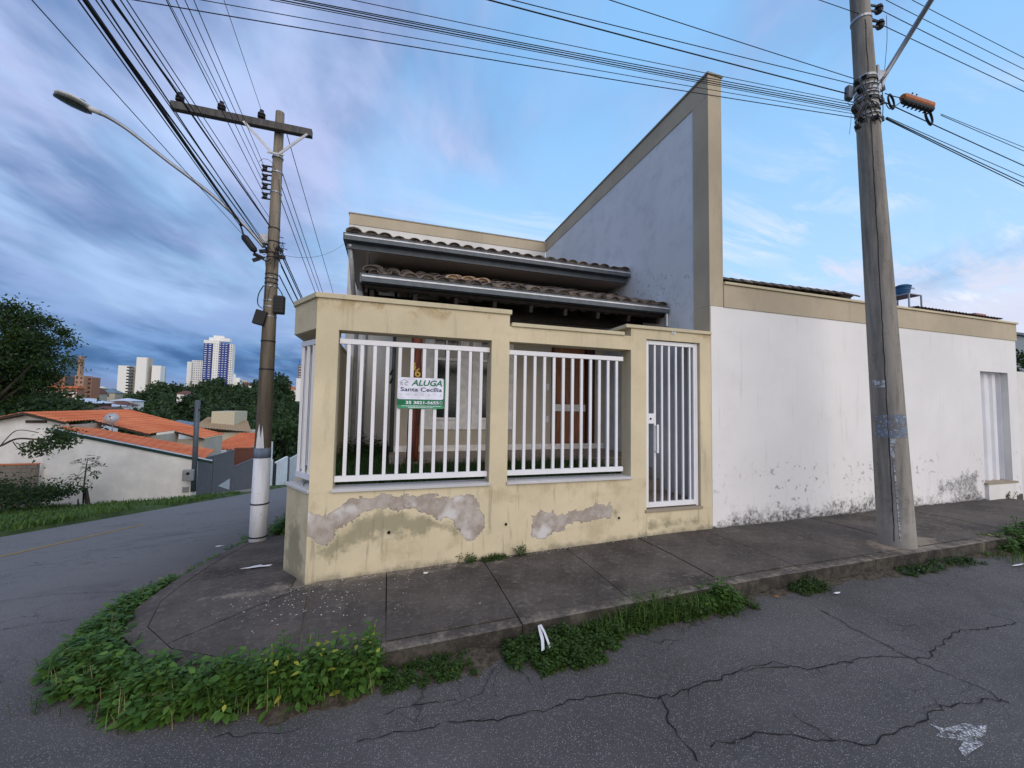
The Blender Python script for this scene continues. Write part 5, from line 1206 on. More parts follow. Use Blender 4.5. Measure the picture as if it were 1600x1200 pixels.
# kerb corner: dense broad leaved weeds from the left street round to the front
path = [(-2.0, 6.0), (-2.02, 5.2), (-2.08, 4.5), (-2.04, 4.0), (-1.93, 3.58), (-1.63, 3.22), (-1.21, 2.93), (-.75, 2.76), (-.35, 2.71), (-.02, 2.71)]
wid = [.05, .07, .12, .17, .21, .20, .17, .12, .10, .07]; hgt_ = [.10, .12, .17, .20, .20, .20, .22, .27, .31, .29]; dens = [.4, .7, 1.3, 1.5, 1.6, 1.6, 1.5, 1.2, 1.2, .9]
B_, H_ = [], []
for i in range(len(path)-1):
    a, b_ = np.array(path[i]), np.array(path[i+1]); L_ = np.hypot(*(b_-a)); n = int(L_*190*(wid[i]+.08)*2.2*dens[i])+3
    nrm = np.array([-(b_-a)[1], (b_-a)[0]])/L_
    for k in range(n):
        t = RNG.uniform(); o = RNG.normal()*.5; o = max(-1, min(1, o)); q = a+(b_-a)*t+nrm*o*(wid[i]*(1-t)+wid[i+1]*t)
        B_.append((q[0], q[1], roadz(q[0], q[1])+(.0))); H_.append((hgt_[i]*(1-t)+hgt_[i+1]*t)*(1-.45*abs(o))*RNG.uniform(.6, 1.15))
o = weeds('kerb_weeds', 'dense broad leaved green weeds overgrowing the rounded kerb corner', B_, H_, per=24, leafL=(.032, .082))
# a finer leaved kind, grass and dead stalks grow among them
k2 = RNG.permutation(len(B_))[:len(B_)//3]
weeds('creeping_weeds', 'small leaved weeds mixed into the leafy kerb corner', [(B_[i][0]+RNG.normal()*.05, B_[i][1]+RNG.normal()*.05, B_[i][2]) for i in k2], [H_[i]*.9 for i in k2], m_='vine', leafL=(.014, .032), per=26, spread=1.1, ratio=.5)
k3 = RNG.integers(0, len(B_), 900); bb3 = [(B_[i][0]+RNG.normal()*.07, B_[i][1]+RNG.normal()*.07, B_[i][2]) for i in k3]
blades('kerb_grass', 'grass blades growing through the leafy kerb corner', bb3, [H_[i]*RNG.uniform(.5, 1.25) for i in k3], w=.003, bend=.9)
blades('dead_stalks', 'dry straw coloured stalks among the corner weeds', bb3[:260], RNG.uniform(.08, .26, 260), m_=mat('dead_stalk', (.30, .23, .12), .9), w=.002, bend=1.2)
# soil washed into the gutter carries them
sx_ = [(-1.96, 6.2)]+path+[(.6, 2.74), (1.4, 2.74), (2.2, 2.75), (3.0, 2.75), (4.2, 2.76), (5.5, 2.76), (7, 2.76), (9, 2.76)]
pts_ = []
for a, b_ in zip(sx_[:-1], sx_[1:]):
    n_ = max(2, int(math.hypot(b_[0]-a[0], b_[1]-a[1])/.05))
    pts_ += [(a[0]+(b_[0]-a[0])*i/n_, a[1]+(b_[1]-a[1])*i/n_) for i in range(n_)]
V_, F_ = [], []; prof_ = [(-.10, .0), (-.04, .035), (.03, .03), (.10, .014), (.16, .002), (.2, -.01)]
for i, q in enumerate(pts_):
    a, b_ = pts_[max(0, i-1)], pts_[min(len(pts_)-1, i+1)]; d = math.hypot(b_[0]-a[0], b_[1]-a[1])+1e-9; nx, ny = (b_[1]-a[1])/d, -(b_[0]-a[0])/d
    wob = .75+.35*math.sin(i*.31)+.3*math.sin(i*.83+1)+random.uniform(-.12, .12)
    if q[0] > .6: wob *= .62
    nx, ny = (-nx, -ny) if (nx*(q[0]+.3)+ny*(q[1]-4.2)) < 0 else (nx, ny)
    for o_2, h_2 in prof_: x_, y_ = q[0]+nx*o_2*wob, q[1]+ny*o_2*wob; V_.append((x_, y_, G(x_, y_)-KH+h_2*max(.3, wob)+random.uniform(-.002, .002)))
w_ = len(prof_); F_ = [(i*w_+j, i*w_+j+1, (i+1)*w_+j+1, (i+1)*w_+j) for i in range(len(pts_)-1) for j in range(w_-1)]
def soilm(t, b):
    p = t.pos(); n = t.noise(p, 25, 6, .75); t.put(b.inputs['Base Color'], t.mix(t.step(n, .35, .65), (.045, .036, .027), (.13, .105, .075))); t.put(b.inputs['Normal'], t.bump(n, 1, .02)); b.inputs['Roughness'].default_value = 1
o = MB().add(V_, F_).build('gutter_soil', mat('gutter_soil_earth', build=soilm)); o['kind'] = 'stuff'; o['label'] = 'dark soil washed into the gutter along the kerb'; o['category'] = 'soil'
# tall yellowing stems in front of the kerb
B_, H_ = [], []
for k in range(34): x = RNG.uniform(-.66, .0); B_.append((x, 2.72+RNG.normal()*.05, roadz(x, 2.7))); H_.append(RNG.uniform(.22, .36))
o = weeds('kerb_weeds', 'taller weeds with yellowing hanging leaves at the front kerb', B_, H_, per=22, leafL=(.04, .075)); 
av = o.data.attributes['rnd'].data; arr = np.empty(len(av), dtype=np.float32); av.foreach_get('value', arr); nl = len(arr)//8*8; pick = np.repeat(RNG.uniform(0, 1, nl//8) < .10, 8); arr[:nl][pick] = .97; av.foreach_set('value', arr)
def scatter(n, x0, x1, y0, y1, h, fz=roadz):
    B, Hh = [], []
    for k in range(n):
        x = RNG.uniform(x0, x1); u = RNG.uniform(); y = y0+(y1-y0)*u; B.append((x, y, fz(x, y))); Hh.append(RNG.uniform(.5, 1.2)*h*(1-.5*abs(x-(x0+x1)/2)/((x1-x0)/2)))
    return B, Hh
weeds('creeping_weeds', 'low creeping weeds at the kerb foot right of the leafy corner', *scatter(120, .02, .62, 2.56, 2.77, .09), m_='vine', leafL=(.014, .03), per=20, spread=1.6)
B1, H1 = scatter(170, .82, 1.62, 2.50, 2.77, .14); weeds('creeping_weeds', 'trailing vine leaves under the white ribbon on the front kerb', B1, H1, m_='vine', leafL=(.022, .045), per=18, spread=1.5)
B1, H1 = scatter(110, 1.0, 1.45, 2.40, 2.6, .09); weeds('creeping_weeds', 'flat vine leaves spilling from the kerb onto the asphalt', B1, H1, m_='vine', leafL=(.022, .045), per=16, spread=1.8)
B1, H1 = scatter(150, 1.5, 3.0, 2.58, 2.80, .17); weeds('creeping_weeds', 'mixed leafy weeds along the middle of the front kerb', B1, H1, m_='vine', leafL=(.02, .045), per=18, spread=1.3)
B1, H1 = scatter(900, 1.45, 2.75, 2.62, 2.84, .24); blades('kerb_grass', 'long grass blades leaning over the middle of the front kerb', B1, H1, w=.0035, bend=.9)
B1, H1 = scatter(60, 2.55, 2.9, 2.64, 2.84, .2); weeds('creeping_weeds', 'leafy clump where the kerb grass ends', B1, H1, m_='leaf', leafL=(.04, .07), per=16)
B1, H1 = scatter(70, 3.55, 3.95, 2.62, 2.77, .12); weeds('creeping_weeds', 'small weed tuft at the kerb foot below the gate joint', B1, H1, m_='vine', leafL=(.015, .03), per=16, spread=1.2)
B1, H1 = scatter(110, 5.0, 6.2, 2.6, 2.77, .09); weeds('creeping_weeds', 'sparse weeds at the kerb foot beside the big pole', B1, H1, m_='vine', leafL=(.015, .035), per=14, spread=1.3)
B1, H1 = scatter(110, 6.95, 8.4, 2.6, 2.95, .28); weeds('kerb_weeds', 'bushy weeds over the kerb at the right edge', B1, H1, m_='leaf', leafL=(.04, .08), per=20)
B1, H1 = scatter(400, 6.5, 8.2, 2.5, 2.8, .12); blades('kerb_grass', 'short grass at the kerb foot near the right edge', B1, H1, w=.004)
# single plants growing from the foot of the wall
for lab, px, py, h, n in (('small dark weed growing at the foot of the large peeled patch', 728, 874, .13, 7), ('straggly weed growing under the cream pillar crack', 815, 858, .16, 6), ('small weed rooted beside the step of the white service door', 1572, 775, .15, 7)):
    p = at(px, py, 1, FY-.04); z = G(p.x, FY-.04); B1 = [(p.x+RNG.normal()*.045, FY-.05+RNG.normal()*.015, z) for _ in range(n)]
    o = thing('wall_weed', lab, 'weed', (p.x, FY-.05, z)); weeds('foliage', None, B1, [h*RNG.uniform(.6, 1.1) for _ in B1], m_='vine', leafL=(.022, .042), per=14, spread=2.2, parent=o, kind=None)
B1, H1 = scatter(60, .95, 1.25, 4.0, 4.09, .06, G); weeds('creeping_weeds', 'thin weeds creeping along the wall foot between the openings', B1, H1, m_='vine', leafL=(.012, .025), per=10, spread=2)
B1, H1 = scatter(170, -1.72, -1.0, 7.0, 9.5, .34, G); weeds('kerb_weeds', 'green weeds behind the whitewashed pole foot', B1, H1, m_='leaf', leafL=(.05, .10), per=20)
B1, H1 = scatter(60, -2.1, -1.85, 6.5, 8.5, .2, roadz); weeds('kerb_weeds', 'weeds in the gutter left of the whitewashed pole', B1, H1, m_='leaf', leafL=(.05, .09), per=16)
# garden inside the wall
gb = MB().box(-.79, 3.0, FY+.201, 5.575, .2, .64).box(-.79, .04, 5.576, 9.8, .2, .64).build('garden_bed', 'soil'); gb['kind'] = 'structure'
B1 = [(RNG.uniform(-.78, 3.0), RNG.uniform(4.32, 5.56), .68) for _ in range(9500)]+[(RNG.uniform(-.78, .03), RNG.uniform(5.5, 8.3), .64) for _ in range(3500)]
blades('garden_grass', 'dark green grass in the bed behind the barred wall', B1, RNG.uniform(.10, .30, len(B1)), m_=mat('garden_blade', build=foliage((.015, .045, .008), (.04, .10, .018))), w=.005, bend=.6)
B1 = [(RNG.uniform(-.75, .0), RNG.uniform(6.5, 8.2), .64) for _ in range(40)]; weeds('garden_shrub', 'dark leafy shrub in the side garden behind the left bars', B1, RNG.uniform(.25, .5, 40), m_=mat('garden_leaf', build=foliage((.012, .035, .008), (.03, .07, .015))), leafL=(.05, .09), per=20)
# verge across the left street
def vzz(x, y): return G(x, y)-.02
n = 16000; xs = -8.8-RNG.uniform(0, 1, n)**1.3*8.5; ys = 6+RNG.uniform(0, 1, n)*23; ok = ~((xs < -10.7) & (ys > 27.3)); xs, ys = xs[ok], ys[ok]
pat = np.sin(xs*2.1+ys*.9)+np.sin(ys*1.7-xs)+RNG.normal(size=len(xs))*.6; ok = pat > -.5; xs, ys = xs[ok], ys[ok]
blades('verge_grass', 'rough green grass of the verge across the left street', np.stack([xs, ys, GV(xs, ys)-.04], 1), RNG.uniform(.08, .30, len(xs)), w=.018, bend=.9)

def tree(name, label, base, height, crown, nclump, lpc, leaf, m_, seed, trunk_r=.12, limbs=6, cat='tree', group=None, lean=(0, 0), fill=.5):
    rg = np.random.default_rng(seed); base = Vector(base); t = thing(name, label, cat, base, group)
    cx, cy, cz, rx, ry, rz = crown; c = np.array([base.x+cx, base.y+cy, base.z+cz])
    top = Vector(c); m = MB(); mid = base.lerp(top, .5)+Vector((rg.normal()*.1, rg.normal()*.1, 0))
    m.tube([base-Vector((0, 0, .3)), mid, top], [trunk_r, trunk_r*.75, trunk_r*.4], 8)
    cl = []
    for k in range(nclump):
        d = rg.normal(size=3); d /= np.linalg.norm(d); r = rg.uniform(.35, 1)**.6; cl.append(c+d*r*np.array([rx, ry, rz]))
    for k in range(limbs):
        q = Vector(cl[k]); s = base.lerp(top, .45+.5*k/limbs); mm = s.lerp(q, .5)+Vector((0, 0, -.05*rz)); m.tube([s, mm, q], [trunk_r*.45, trunk_r*.28, trunk_r*.1], 6)
    m.build('trunk', 'bark', t, smooth=True)
    cl = np.array(cl); n = nclump*lpc; ci = rg.integers(0, nclump, n); sz = rg.uniform(.5, 1.2, nclump)
    P = cl[ci]+rg.normal(size=(n, 3))*np.array([rx, ry, rz])*fill*.42*sz[ci][:, None]; D = rg.normal(size=(n, 3)); D[:, 2] -= .2; N = rg.normal(size=(n, 3))*.7+np.array([0, 0, 1.])
    L = rg.uniform(.7, 1.3, n)*leaf; V, F = leaves(P, D, N, L, L*.5); tone = rg.uniform(0, .5, nclump)[ci]+rg.uniform(0, .5, n)
    np_mesh('crown', V, F, m_, t, dict(rnd=np.repeat(np.clip(tone, 0, .94), 8))); return t
# big tree at far left, reaching in from outside the frame
tb = at(-60, 790, 1, 21.0)
tree('street_tree', 'large dark spreading tree at the left edge of the street', (tb.x-.5, 21.0, tb.z), 8, (.35, 0, 6.1, 2.9, 2.4, 2.1), 170, 300, .115, 'treeleaf', 11, .26, 60, fill=.25)
# its low branch over the white wall
br = thing('low_branch', 'sparse leafy branch reaching right in front of the white wall', 'branch', at(0, 700, 1, 20))
for pts in ([(-40, 712), (0, 697), (25, 686), (50, 686), (75, 688), (100, 682)], [(0, 697), (20, 676), (35, 672), (60, 676)], [(25, 692), (45, 698), (70, 696), (90, 690)], [(45, 698), (60, 706), (65, 712)], [(75, 688), (95, 694), (112, 688)], [(20, 690), (30, 702), (45, 706)]):
    loop(br, pts, 20, .035 if pts[0][0] < 0 else .016, 'bark', 'twig')
P = []
for _ in range(900):
    k = RNG.integers(0, 5); c_ = [(88, 678), (70, 694), (105, 684), (55, 702), (95, 690)][k]; q = at(c_[0]+RNG.normal()*11, c_[1]+RNG.normal()*6, 1, 20+RNG.normal()*.4); P.append(q)
P = np.array(P); n = len(P); V, F = leaves(P, rdir(n), rdir(n)+np.array([0, 0, 1.]), RNG.uniform(.10, .18, n), RNG.uniform(.05, .08, n)); np_mesh('foliage', V, F, 'treeleaf', br, dict(rnd=np.repeat(RNG.uniform(0, .9, n), 8)))
# dark hedge bush against the wall
bx = at(60, 785, 1, 23.5); m = []
for _ in range(9000):
    u = RNG.uniform(-1, 1); q = np.array([bx.x-2.6+u*3.4, 23.5+RNG.normal()*.9, bx.z+abs(RNG.normal())*.36*(1.1-.5*max(0, u))+RNG.uniform(0, .3)]); m.append(q)
P = np.array(m); n = len(P); V, F = leaves(P, rdir(n), rdir(n)+np.array([0, -.4, 1.]), RNG.uniform(.10, .2, n), RNG.uniform(.05, .09, n)); hb = thing('hedge_bush', 'dark green bush at the foot of the block wall', 'bush', (bx.x, 23.5, bx.z)); np_mesh('foliage', V, F, 'treeleaf', hb, dict(rnd=np.repeat(np.clip(RNG.uniform(0, .7, n)+(P[:, 2]-bx.z-.6)*.3, 0, .94), 8)))
# sapling with its stake
sb = at(130, 787, 1, 25.5); stp = thing('sapling', 'thin young tree tied beside a stump before the white wall', 'sapling', sb)
MB().tube([sb, at(131, 760, 1, 25.5), at(134, 735, 1, 25.5), at(137, 716, 1, 25.5)], [.04, .035, .03, .012], 7).build('trunk', 'bark', stp, smooth=True)
for a, b_ in (((134, 735), (121, 745)), ((134, 733), (148, 740)), ((135, 726), (150, 726)), ((135, 726), (122, 722)), ((136, 720), (148, 716))): MB().tube([at(*a, 1, 25.5), at(*b_, 1, 25.4)], .012, 5).build('twig', 'bark', stp)
P = np.array([at(c_[0]+RNG.normal()*4.5, c_[1]+RNG.normal()*2.6, 1, 25.5+RNG.normal()*.2) for c_ in [((121, 746), (148, 741), (152, 726), (124, 722), (147, 717), (137, 730))[i % 6] for i in range(170)]]); n = len(P)
V, F = leaves(P, rdir(n)*np.array([1, 1, .4]), rdir(n)*.4+np.array([0, 0, 1.]), RNG.uniform(.15, .28, n), RNG.uniform(.05, .08, n)); np_mesh('crown', V, F, 'treeleaf', stp, dict(rnd=np.repeat(RNG.uniform(0, .9, n), 8)))
q0 = at(137, 787, 1, 25.4); tag(MB().tube([q0, at(134, 762, 1, 25.4)], [.10, .07], 8).build('tree_stump', 'bark', None), 'short brown stump leaning beside the thin sapling', 'stump')
q0 = at(122, 790, 1, 25.3); tag(MB().tube([q0, at(122, 780, 1, 25.3)], .03, 6).build('wooden_stake', 'bark', None), 'short wooden stake left of the sapling', 'stake')

# ================================================================ ACROSS THE LEFT STREET
YW = 27.4; SX = -10.6
nh = thing('neighbour_house', 'low white house with sloping orange tiled roofs across the left street', 'house', (-15, YW, -4))
tl, tr_ = at(85, 672, 1, YW), at(310, 717, 1, YW); sl_ = (tr_.z-tl.z)/(tr_.x-tl.x)
fx = lambda x: tl.z+sl_*(x-tl.x)
m = MB(); xl = at(68, 700, 1, YW).x
m.add([(xl, YW, -5.5), (SX, YW, -5.5), (SX, YW, fx(SX)), (xl, YW, fx(xl)), (xl, YW+.2, -5.5), (SX, YW+.2, -5.5), (SX, YW+.2, fx(SX)), (xl, YW+.2, fx(xl))], [(0, 1, 2, 3), (7, 6, 5, 4), (0, 4, 5, 1), (1, 5, 6, 2), (2, 6, 7, 3), (3, 7, 4, 0)]); m.build('street_wall', 'houseW', nh)
MB().beam((tl.x, YW-.03, fx(tl.x)-.03), (SX+.8, YW-.03, fx(SX+.8)-.03), .08, .16).build('flashing', 'dkgreen', nh); MB().beam((tl.x, YW-.03, fx(tl.x)+.07), (SX+.8, YW-.03, fx(SX+.8)+.07), .12, .04).build('gutter_edge', 'palesheet', nh)
MB().box(SX-1.2, SX+.02, YW-.02, YW+.22, fx(SX)-.05, fx(SX)+.05).build('coping', 'houseW', nh)
def slab3(pts, th, name, m_, parent):
    n = len(pts); return MB().add([tuple(p) for p in pts]+[(p[0], p[1], p[2]-th) for p in pts], [tuple(range(n)), tuple(reversed(range(n, 2*n)))]+[(i, (i+1) % n, n+(i+1) % n, n+i) for i in range(n)]).build(name, m_, parent)
def tile_slope(name, P00, P10, P11, P01, parent, pitch=.25, course=.38, m_='otile', th=.06):
    """pantile roof plane: P00-P10 along the eave, P01-P11 along the ridge; barrels run up the slope in stepped courses"""
    P00, P10, P11, P01 = map(Vector, (P00, P10, P11, P01)); nu = max(6, int((P10-P00).length/pitch)); nv = max(2, int((P01-P00).length/course)); nn = (P10-P00).cross(P01-P00).normalized()
    if nn.z < 0: nn = -nn
    us = np.linspace(0, 1, nu*4+1); vs = []; rows = []
    for j in range(nv):
        rows += [(j/nv, .03), ((j+1)/nv, 0.0)]
    for v, lift in rows:
        for i, u in enumerate(us):
            a = P00.lerp(P10, u); b_ = P01.lerp(P11, u); q = a.lerp(b_, v)+nn*(lift+[.0, .05, .07, .05][i % 4]); vs.append(q)
    w = len(us); fs = [(j*w+i, j*w+i+1, (j+1)*w+i+1, (j+1)*w+i) for j in range(len(rows)-1) for i in range(w-1)]
    return MB().add(vs, fs).build(name, m_, parent)
q0, q1 = at(108, 663, 1, 31.3), at(335, 704, 1, 31.3)
tile_slope('lower_roof', (SX+.35, YW+.21, fx(SX+.35)+.05), (q1.x, 31.3, q1.z), (q0.x, 31.3, q0.z), (tl.x, YW+.21, fx(tl.x)+.05), nh)
rdg = at(40, 645, 1, 29); xr, zr = rdg.x, rdg.z; SL = .3
def onroof(px, py):
    v = ray(px, py); t = (zr-H+SL*xr)/(v.z+SL*v.x); return CO+v*t
e = [onroof(*q) for q in ((105, 660), (145, 656), (238, 679), (270, 672), (338, 680))]
# main roof plane: strips with their own front edge, all on one slope towards the street
def rz(x): return zr-SL*(x-xr)
strips = [(xr, -17.6, 29.0, 38), (-17.6, -14.7, 31.3, 38), (-14.7, -12.9, 34.3, 38.0)]
for a, b_, y0, y1 in strips: tile_slope('roof_slope', (b_, y0, rz(b_)), (b_, y1, rz(b_)), (a, y1, rz(a)), (a, y0, rz(a)), nh)
tile_slope('roof_slope', (xr-5, 29, zr-1.3), (xr-5, 38, zr-1.3), (xr, 38, zr), (xr, 29, zr), nh)
MB().add([(xr-5, 29.3, -5.5), (-17.6, 29.3, -5.5), (-17.6, 29.3, rz(-17.6)-.12), (xr, 29.3, zr-.12), (xr-5, 29.3, zr-1.42)], [(0, 1, 2, 3, 4)]).build('gable_wall', 'houseW', nh)
MB().box(-17.6, -14.7, 31.6, 31.8, -5, rz(-14.7)-.12).box(-14.7, -12.95, 34.6, 34.8, -5, rz(-12.95)-.1).box(-17.55, -17.45, 29.3, 31.7, -5, rz(-17.5)-.12).box(-14.75, -14.65, 31.8, 34.8, -5, rz(-14.7)-.12).box(-13.1, -12.95, 34.8, 37.8, -5.5, rz(-12.95)-.1).build('upper_wall', 'tan', nh)
slab3([(xr-.1, 28.95, zr+.02), (-17.6, 28.95, rz(-17.6)+.02), (-17.6, 29.05, rz(-17.6)+.02), (xr-.1, 29.05, zr+.02)], .14, 'verge_board', 'bark', nh)
slab3([(xr-5, 28.95, zr-1.28), (xr-.1, 28.95, zr+.02), (xr-.1, 29.05, zr+.02), (xr-5, 29.05, zr-1.28)], .14, 'verge_board', 'bark', nh)
for a, b_, y0 in ((-17.6, -14.7, 31.25), (-14.7, -12.9, 34.25)): slab3([(a, y0, rz(a)+.0), (b_, y0, rz(b_)), (b_, y0+.08, rz(b_)), (a, y0+.08, rz(a))], .12, 'verge_board', 'bark', nh)
for pxy in ((57, 658),): p = at(*pxy, 1, 29.28); MB().box(p.x-.45, p.x+.45, 29.24, 29.299, p.z-.1, p.z+.05).build('vent', 'bark', nh)
p = at(66, 682, 1, YW+.4); MB().box(p.x-.15, p.x+.15, YW-.04, YW-.005, p.z-.5, p.z+.4).build('wall_stain', 'cblock', nh) if False else None
bw = thing('block_wall', 'low mouldy grey block wall with tile coping left of the white wall', 'wall', (xl-3, YW-.2, -4)); zt_ = at(30, 726, 1, YW-.2).z
for r_ in range(9):
    for k in range(15):
        x1 = xl-.02-k*.4-(.2 if r_ % 2 else 0); z1 = zt_-r_*.2
        if r_ == 0 and k == 0: pr0 = MB().box(x1-.39, x1, YW-.3, YW-.12, z1-.19, z1).build('block', 'cblock', bw)
        else: c = pr0.copy(); COL.objects.link(c); c.location = (x1-(xl-.02), 0, z1-zt_+random.uniform(-.004, .004))
MB().box(xl-6.5, xl, YW-.26, YW-.14, zt_-2.2, zt_-.005).build('mortar', 'cblock', bw); MB().box(xl-6.5, xl, YW-.33, YW-.09, zt_+.001, zt_+.05).build('coping', 'otile', bw)
# satellite dishes
for lab, px, py, y, rad in (('larger pale satellite dish on the orange roof slope', 175, 655, 30.9, .36), ('satellite dish on the roof ridge in front of the blue roofed house', 223, 664, 38.2, .36)):
    c = at(px, py, 1, y); ds = thing('satellite_dish', lab, 'satellite dish', c); axd = Vector((.25, -1, .45)).normalized()
    MB().lathe(c, [(0, .0), (rad*.5, .03), (rad*.85, .09), (rad, .14), (rad, .15), (rad*.85, .105), (rad*.5, .045), (0, .015)], 24, axd).build('dish', 'sill', ds, smooth=True)
    MB().tube([c+Vector((0, .06, 0)), c+Vector((0, .1, -.75))], .03, 8).build('mast', 'steel', ds); MB().tube([c+Vector((0, 0, -rad*.8)), c+axd*.45], .012, 6).build('feed_arm', 'steel', ds); MB().box(c.x+axd.x*.45-.03, c.x+axd.x*.45+.03, c.y+axd.y*.45-.03, c.y+axd.y*.45+.03, c.z+axd.z*.45-.03, c.z+axd.z*.45+.03).build('feed', 'rubber', ds)
# meter post at the corner of the white wall
mp = at(302, 768, 1, 27.2); mt = thing('meter_post', 'slim grey meter post with a box at the white wall corner', 'post', mp)
MB().tube([mp, at(309, 625, 1, 27.2)], .13, 10).build('post', 'zinc', mt, smooth=True); p = at(296, 742, 1, 27.05); MB().box(p.x-.28, p.x+.25, 26.85, 27.06, p.z-.32, p.z+.32).build('meter_box', 'steel', mt, bevel=.03); MB().lathe((p.x, 26.84, p.z+.1), [(.09, 0), (.09, .02)], 12, (0, 1, 0)).build('dial', 'rubber', mt)
p = at(290, 765, 1, YW-.02); MB().box(p.x-.15, p.x+.15, YW-.06, YW-.005, p.z-.15, p.z+.15).build('water_meter', 'steel', mt)
p = at(309, 640, 1, 27.2); MB().box(p.x-.3, p.x+.3, 27.1, 27.16, p.z-.05, p.z+.05).build('bracket', 'rubber', mt)
# grey sheet metal front along the street
gw = thing('sheet_metal_front', 'tall grey ribbed metal wall and gate stepping down the left street', 'gate', (SX, 32, -5))
def ribbed(y0, y1, zt_, name, m_='greymetal', xo=0, zb=None):
    n = int((y1-y0)/.15); ys = np.linspace(y0, y1, n*4+1); vs = [(SX+xo+[0, .025, .025, 0][i % 4], y, zt_) for i, y in enumerate(ys)]+[(SX+xo+[0, .025, .025, 0][i % 4], y, (zb if zb else G(SX, y)-.1)) for i, y in enumerate(ys)]
    w = len(ys); o = MB().add(vs, [(i, i+1, w+i+1, w+i) for i in range(w-1)]).build(name, m_, gw); MB().box(SX-.04+xo, SX+.04+xo, y0, y1, zt_+.001, zt_+.07).build('top_rail', 'greymetal', gw); return o
ribbed(YW+.22, 29.7, -1.95, 'metal_panel'); MB().box(SX-.1, SX+.03, 29.72, 29.92, -5, -1.9).build('post', 'greymetal', gw); ribbed(29.95, 33.25, -1.98, 'gate_leaf', xo=.01); ribbed(33.3, 40.3, -3.2, 'metal_panel')
MB().box(SX-.25, SX-.02, 33.27, 41, -6, -3.45).build('wall', 'houseW', gw)
dw = MB().add([(SX+.03, 29.2, G(SX, 29.2)+.05), (SX+.03, 41, G(SX, 41)+.02), (-8.85, 41, G(-8.85, 41)-.03), (-8.85, 31.2, G(-8.85, 31.2)-.03)], [(0, 1, 2, 3)]).build('driveway', mat('pale_driveway', (.30, .25, .20), .9)); dw['kind'] = 'structure'
MB().add([(SX+.035, 30.6, G(SX, 30.6)+.5), (SX+.035, 32.6, G(SX, 32.6)+.15), (SX+.035, 32.6, G(SX, 32.6)+.95)], [(0, 1, 2)]).build('ramp_panel', 'houseW', gw)
fw = thing('far_street_walls', 'row of white garden walls with dark gate further down the left street', 'wall', (SX, 48, -6))
for y0, y1, zt_, m_, nm in ((41.2, 43.6, -4.05, 'houseW', 'wall'), (43.7, 44.9, -4.6, 'rubber', 'gate'), (45, 49.5, -4.5, 'houseW', 'wall'), (49.6, 50.4, -4.7, 'zinc', 'gate'), (50.5, 58, -4.95, 'sill', 'wall')):
    MB().box(SX-.2, SX+.0, y0, y1, -10, zt_).build(nm, m_, fw)

# ================================================================ HOUSES BEHIND AND TOWN
def hip(name, label, x0, x1, y0, y1, zb, ze, zr_, wall, roofm, cat='house', group=None, ov=.4, ridge=None):
    h = thing(name, label, cat, ((x0+x1)/2, (y0+y1)/2, zb), group); MB().box(x0, x1, y0, y1, zb, ze).build('wall', wall, h)
    X0, X1, Y0, Y1 = x0-ov, x1+ov, y0-ov, y1+ov; cy = (Y0+Y1)/2; rl_ = (Y1-Y0)/2*.98; a, b_ = (X0+rl_, cy, zr_), (X1-rl_, cy, zr_)
    if X1-X0 < Y1-Y0: cx = (X0+X1)/2; r2 = (X1-X0)/2*.98; a, b_ = (cx, Y0+r2, zr_), (cx, Y1-r2, zr_)
    v = [(X0, Y0, ze), (X1, Y0, ze), (X1, Y1, ze), (X0, Y1, ze), a, b_]
    f = [(0, 1, 5, 4), (1, 2, 5), (2, 3, 4, 5), (3, 0, 4)] if X1-X0 >= Y1-Y0 else [(0, 1, 4), (1, 2, 5, 4), (2, 3, 5), (3, 0, 4, 5)]
    MB().add(v, f+[(3, 2, 1, 0)]).build('roof', roofm, h)
    m = MB(); n = max(1, int((x1-x0)/3))
    for k in range(n): cx = x0+(k+.5)*(x1-x0)/n; m.box(cx-.5, cx+.5, y0-.04, y0+.02, ze-1.6, ze-.6)
    for k in range(n): cx = x0+(k+.5)*(x1-x0)/n; MB().box(cx-.5, cx+.5, y0-.04, y0+.02, ze-1.6, ze-.6).build('window', 'facG', h)
    return h
def at_y(px, y): return at(px, 640, 1, y).x
def az(px, py, y): return at(px, py, 1, y).z
# orange roofed house beyond the main one
h2 = thing('neighbour_house', 'smaller house with stepped orange roofs behind the grey metal gate', 'house', (-12, 42, -5))
for (p0, p1, pyt, pyb, yf, yb) in (((322, 394), None, 677, 703, 40.5, 47), ((285, 350), None, 690, 706, 38.6, 40.4)):
    x0, x1 = at_y(p0[0], yf), at_y(p0[1], yf); ze = az(p0[1], pyb, yf); z2 = az((p0[0]+p0[1])/2, pyt, yb)
    tile_slope('roof_slope', (x0, yf, ze), (x1, yf, ze), (x1-.6, yb, z2), (x0+.6, yb, z2), h2); MB().box(x0+.4, x1-.3, yf+.3, yb+2, -8, ze-.05).build('wall', 'houseW', h2)
x0, x1 = at_y(322, 38.2), at_y(345, 38.2)
p = at(384, 712, 1, 40.6); MB().box(p.x-.9, p.x+.6, 40.55, 40.79, p.z-1.6, p.z+.7).build('doorway', mat('dark_brick', (.16, .07, .05), .9), h2)
h3 = thing('back_house', 'small white house with blue grey hipped roof among dark trees', 'house', (at_y(262, 48), 48, -3))
x0, x1 = at_y(247, 46), at_y(283, 46); ze = az(283, 666, 46); MB().box(x0, x1, 46, 50, ze-3, ze).build('wall', 'houseW', h3); MB().add([(x0-.3, 45.7, ze), (x1+.3, 45.7, ze), (x1+.3, 50.3, ze), (x0-.3, 50.3, ze), ((x0+x1)/2, 48, az(262, 656, 48))], [(0, 1, 4), (1, 2, 4), (2, 3, 4), (3, 0, 4)]).build('roof', 'bluer', h3)
h4 = thing('back_house', 'cream box storey over a straw coloured tiled roof', 'house', (at_y(350, 50), 50, -3))
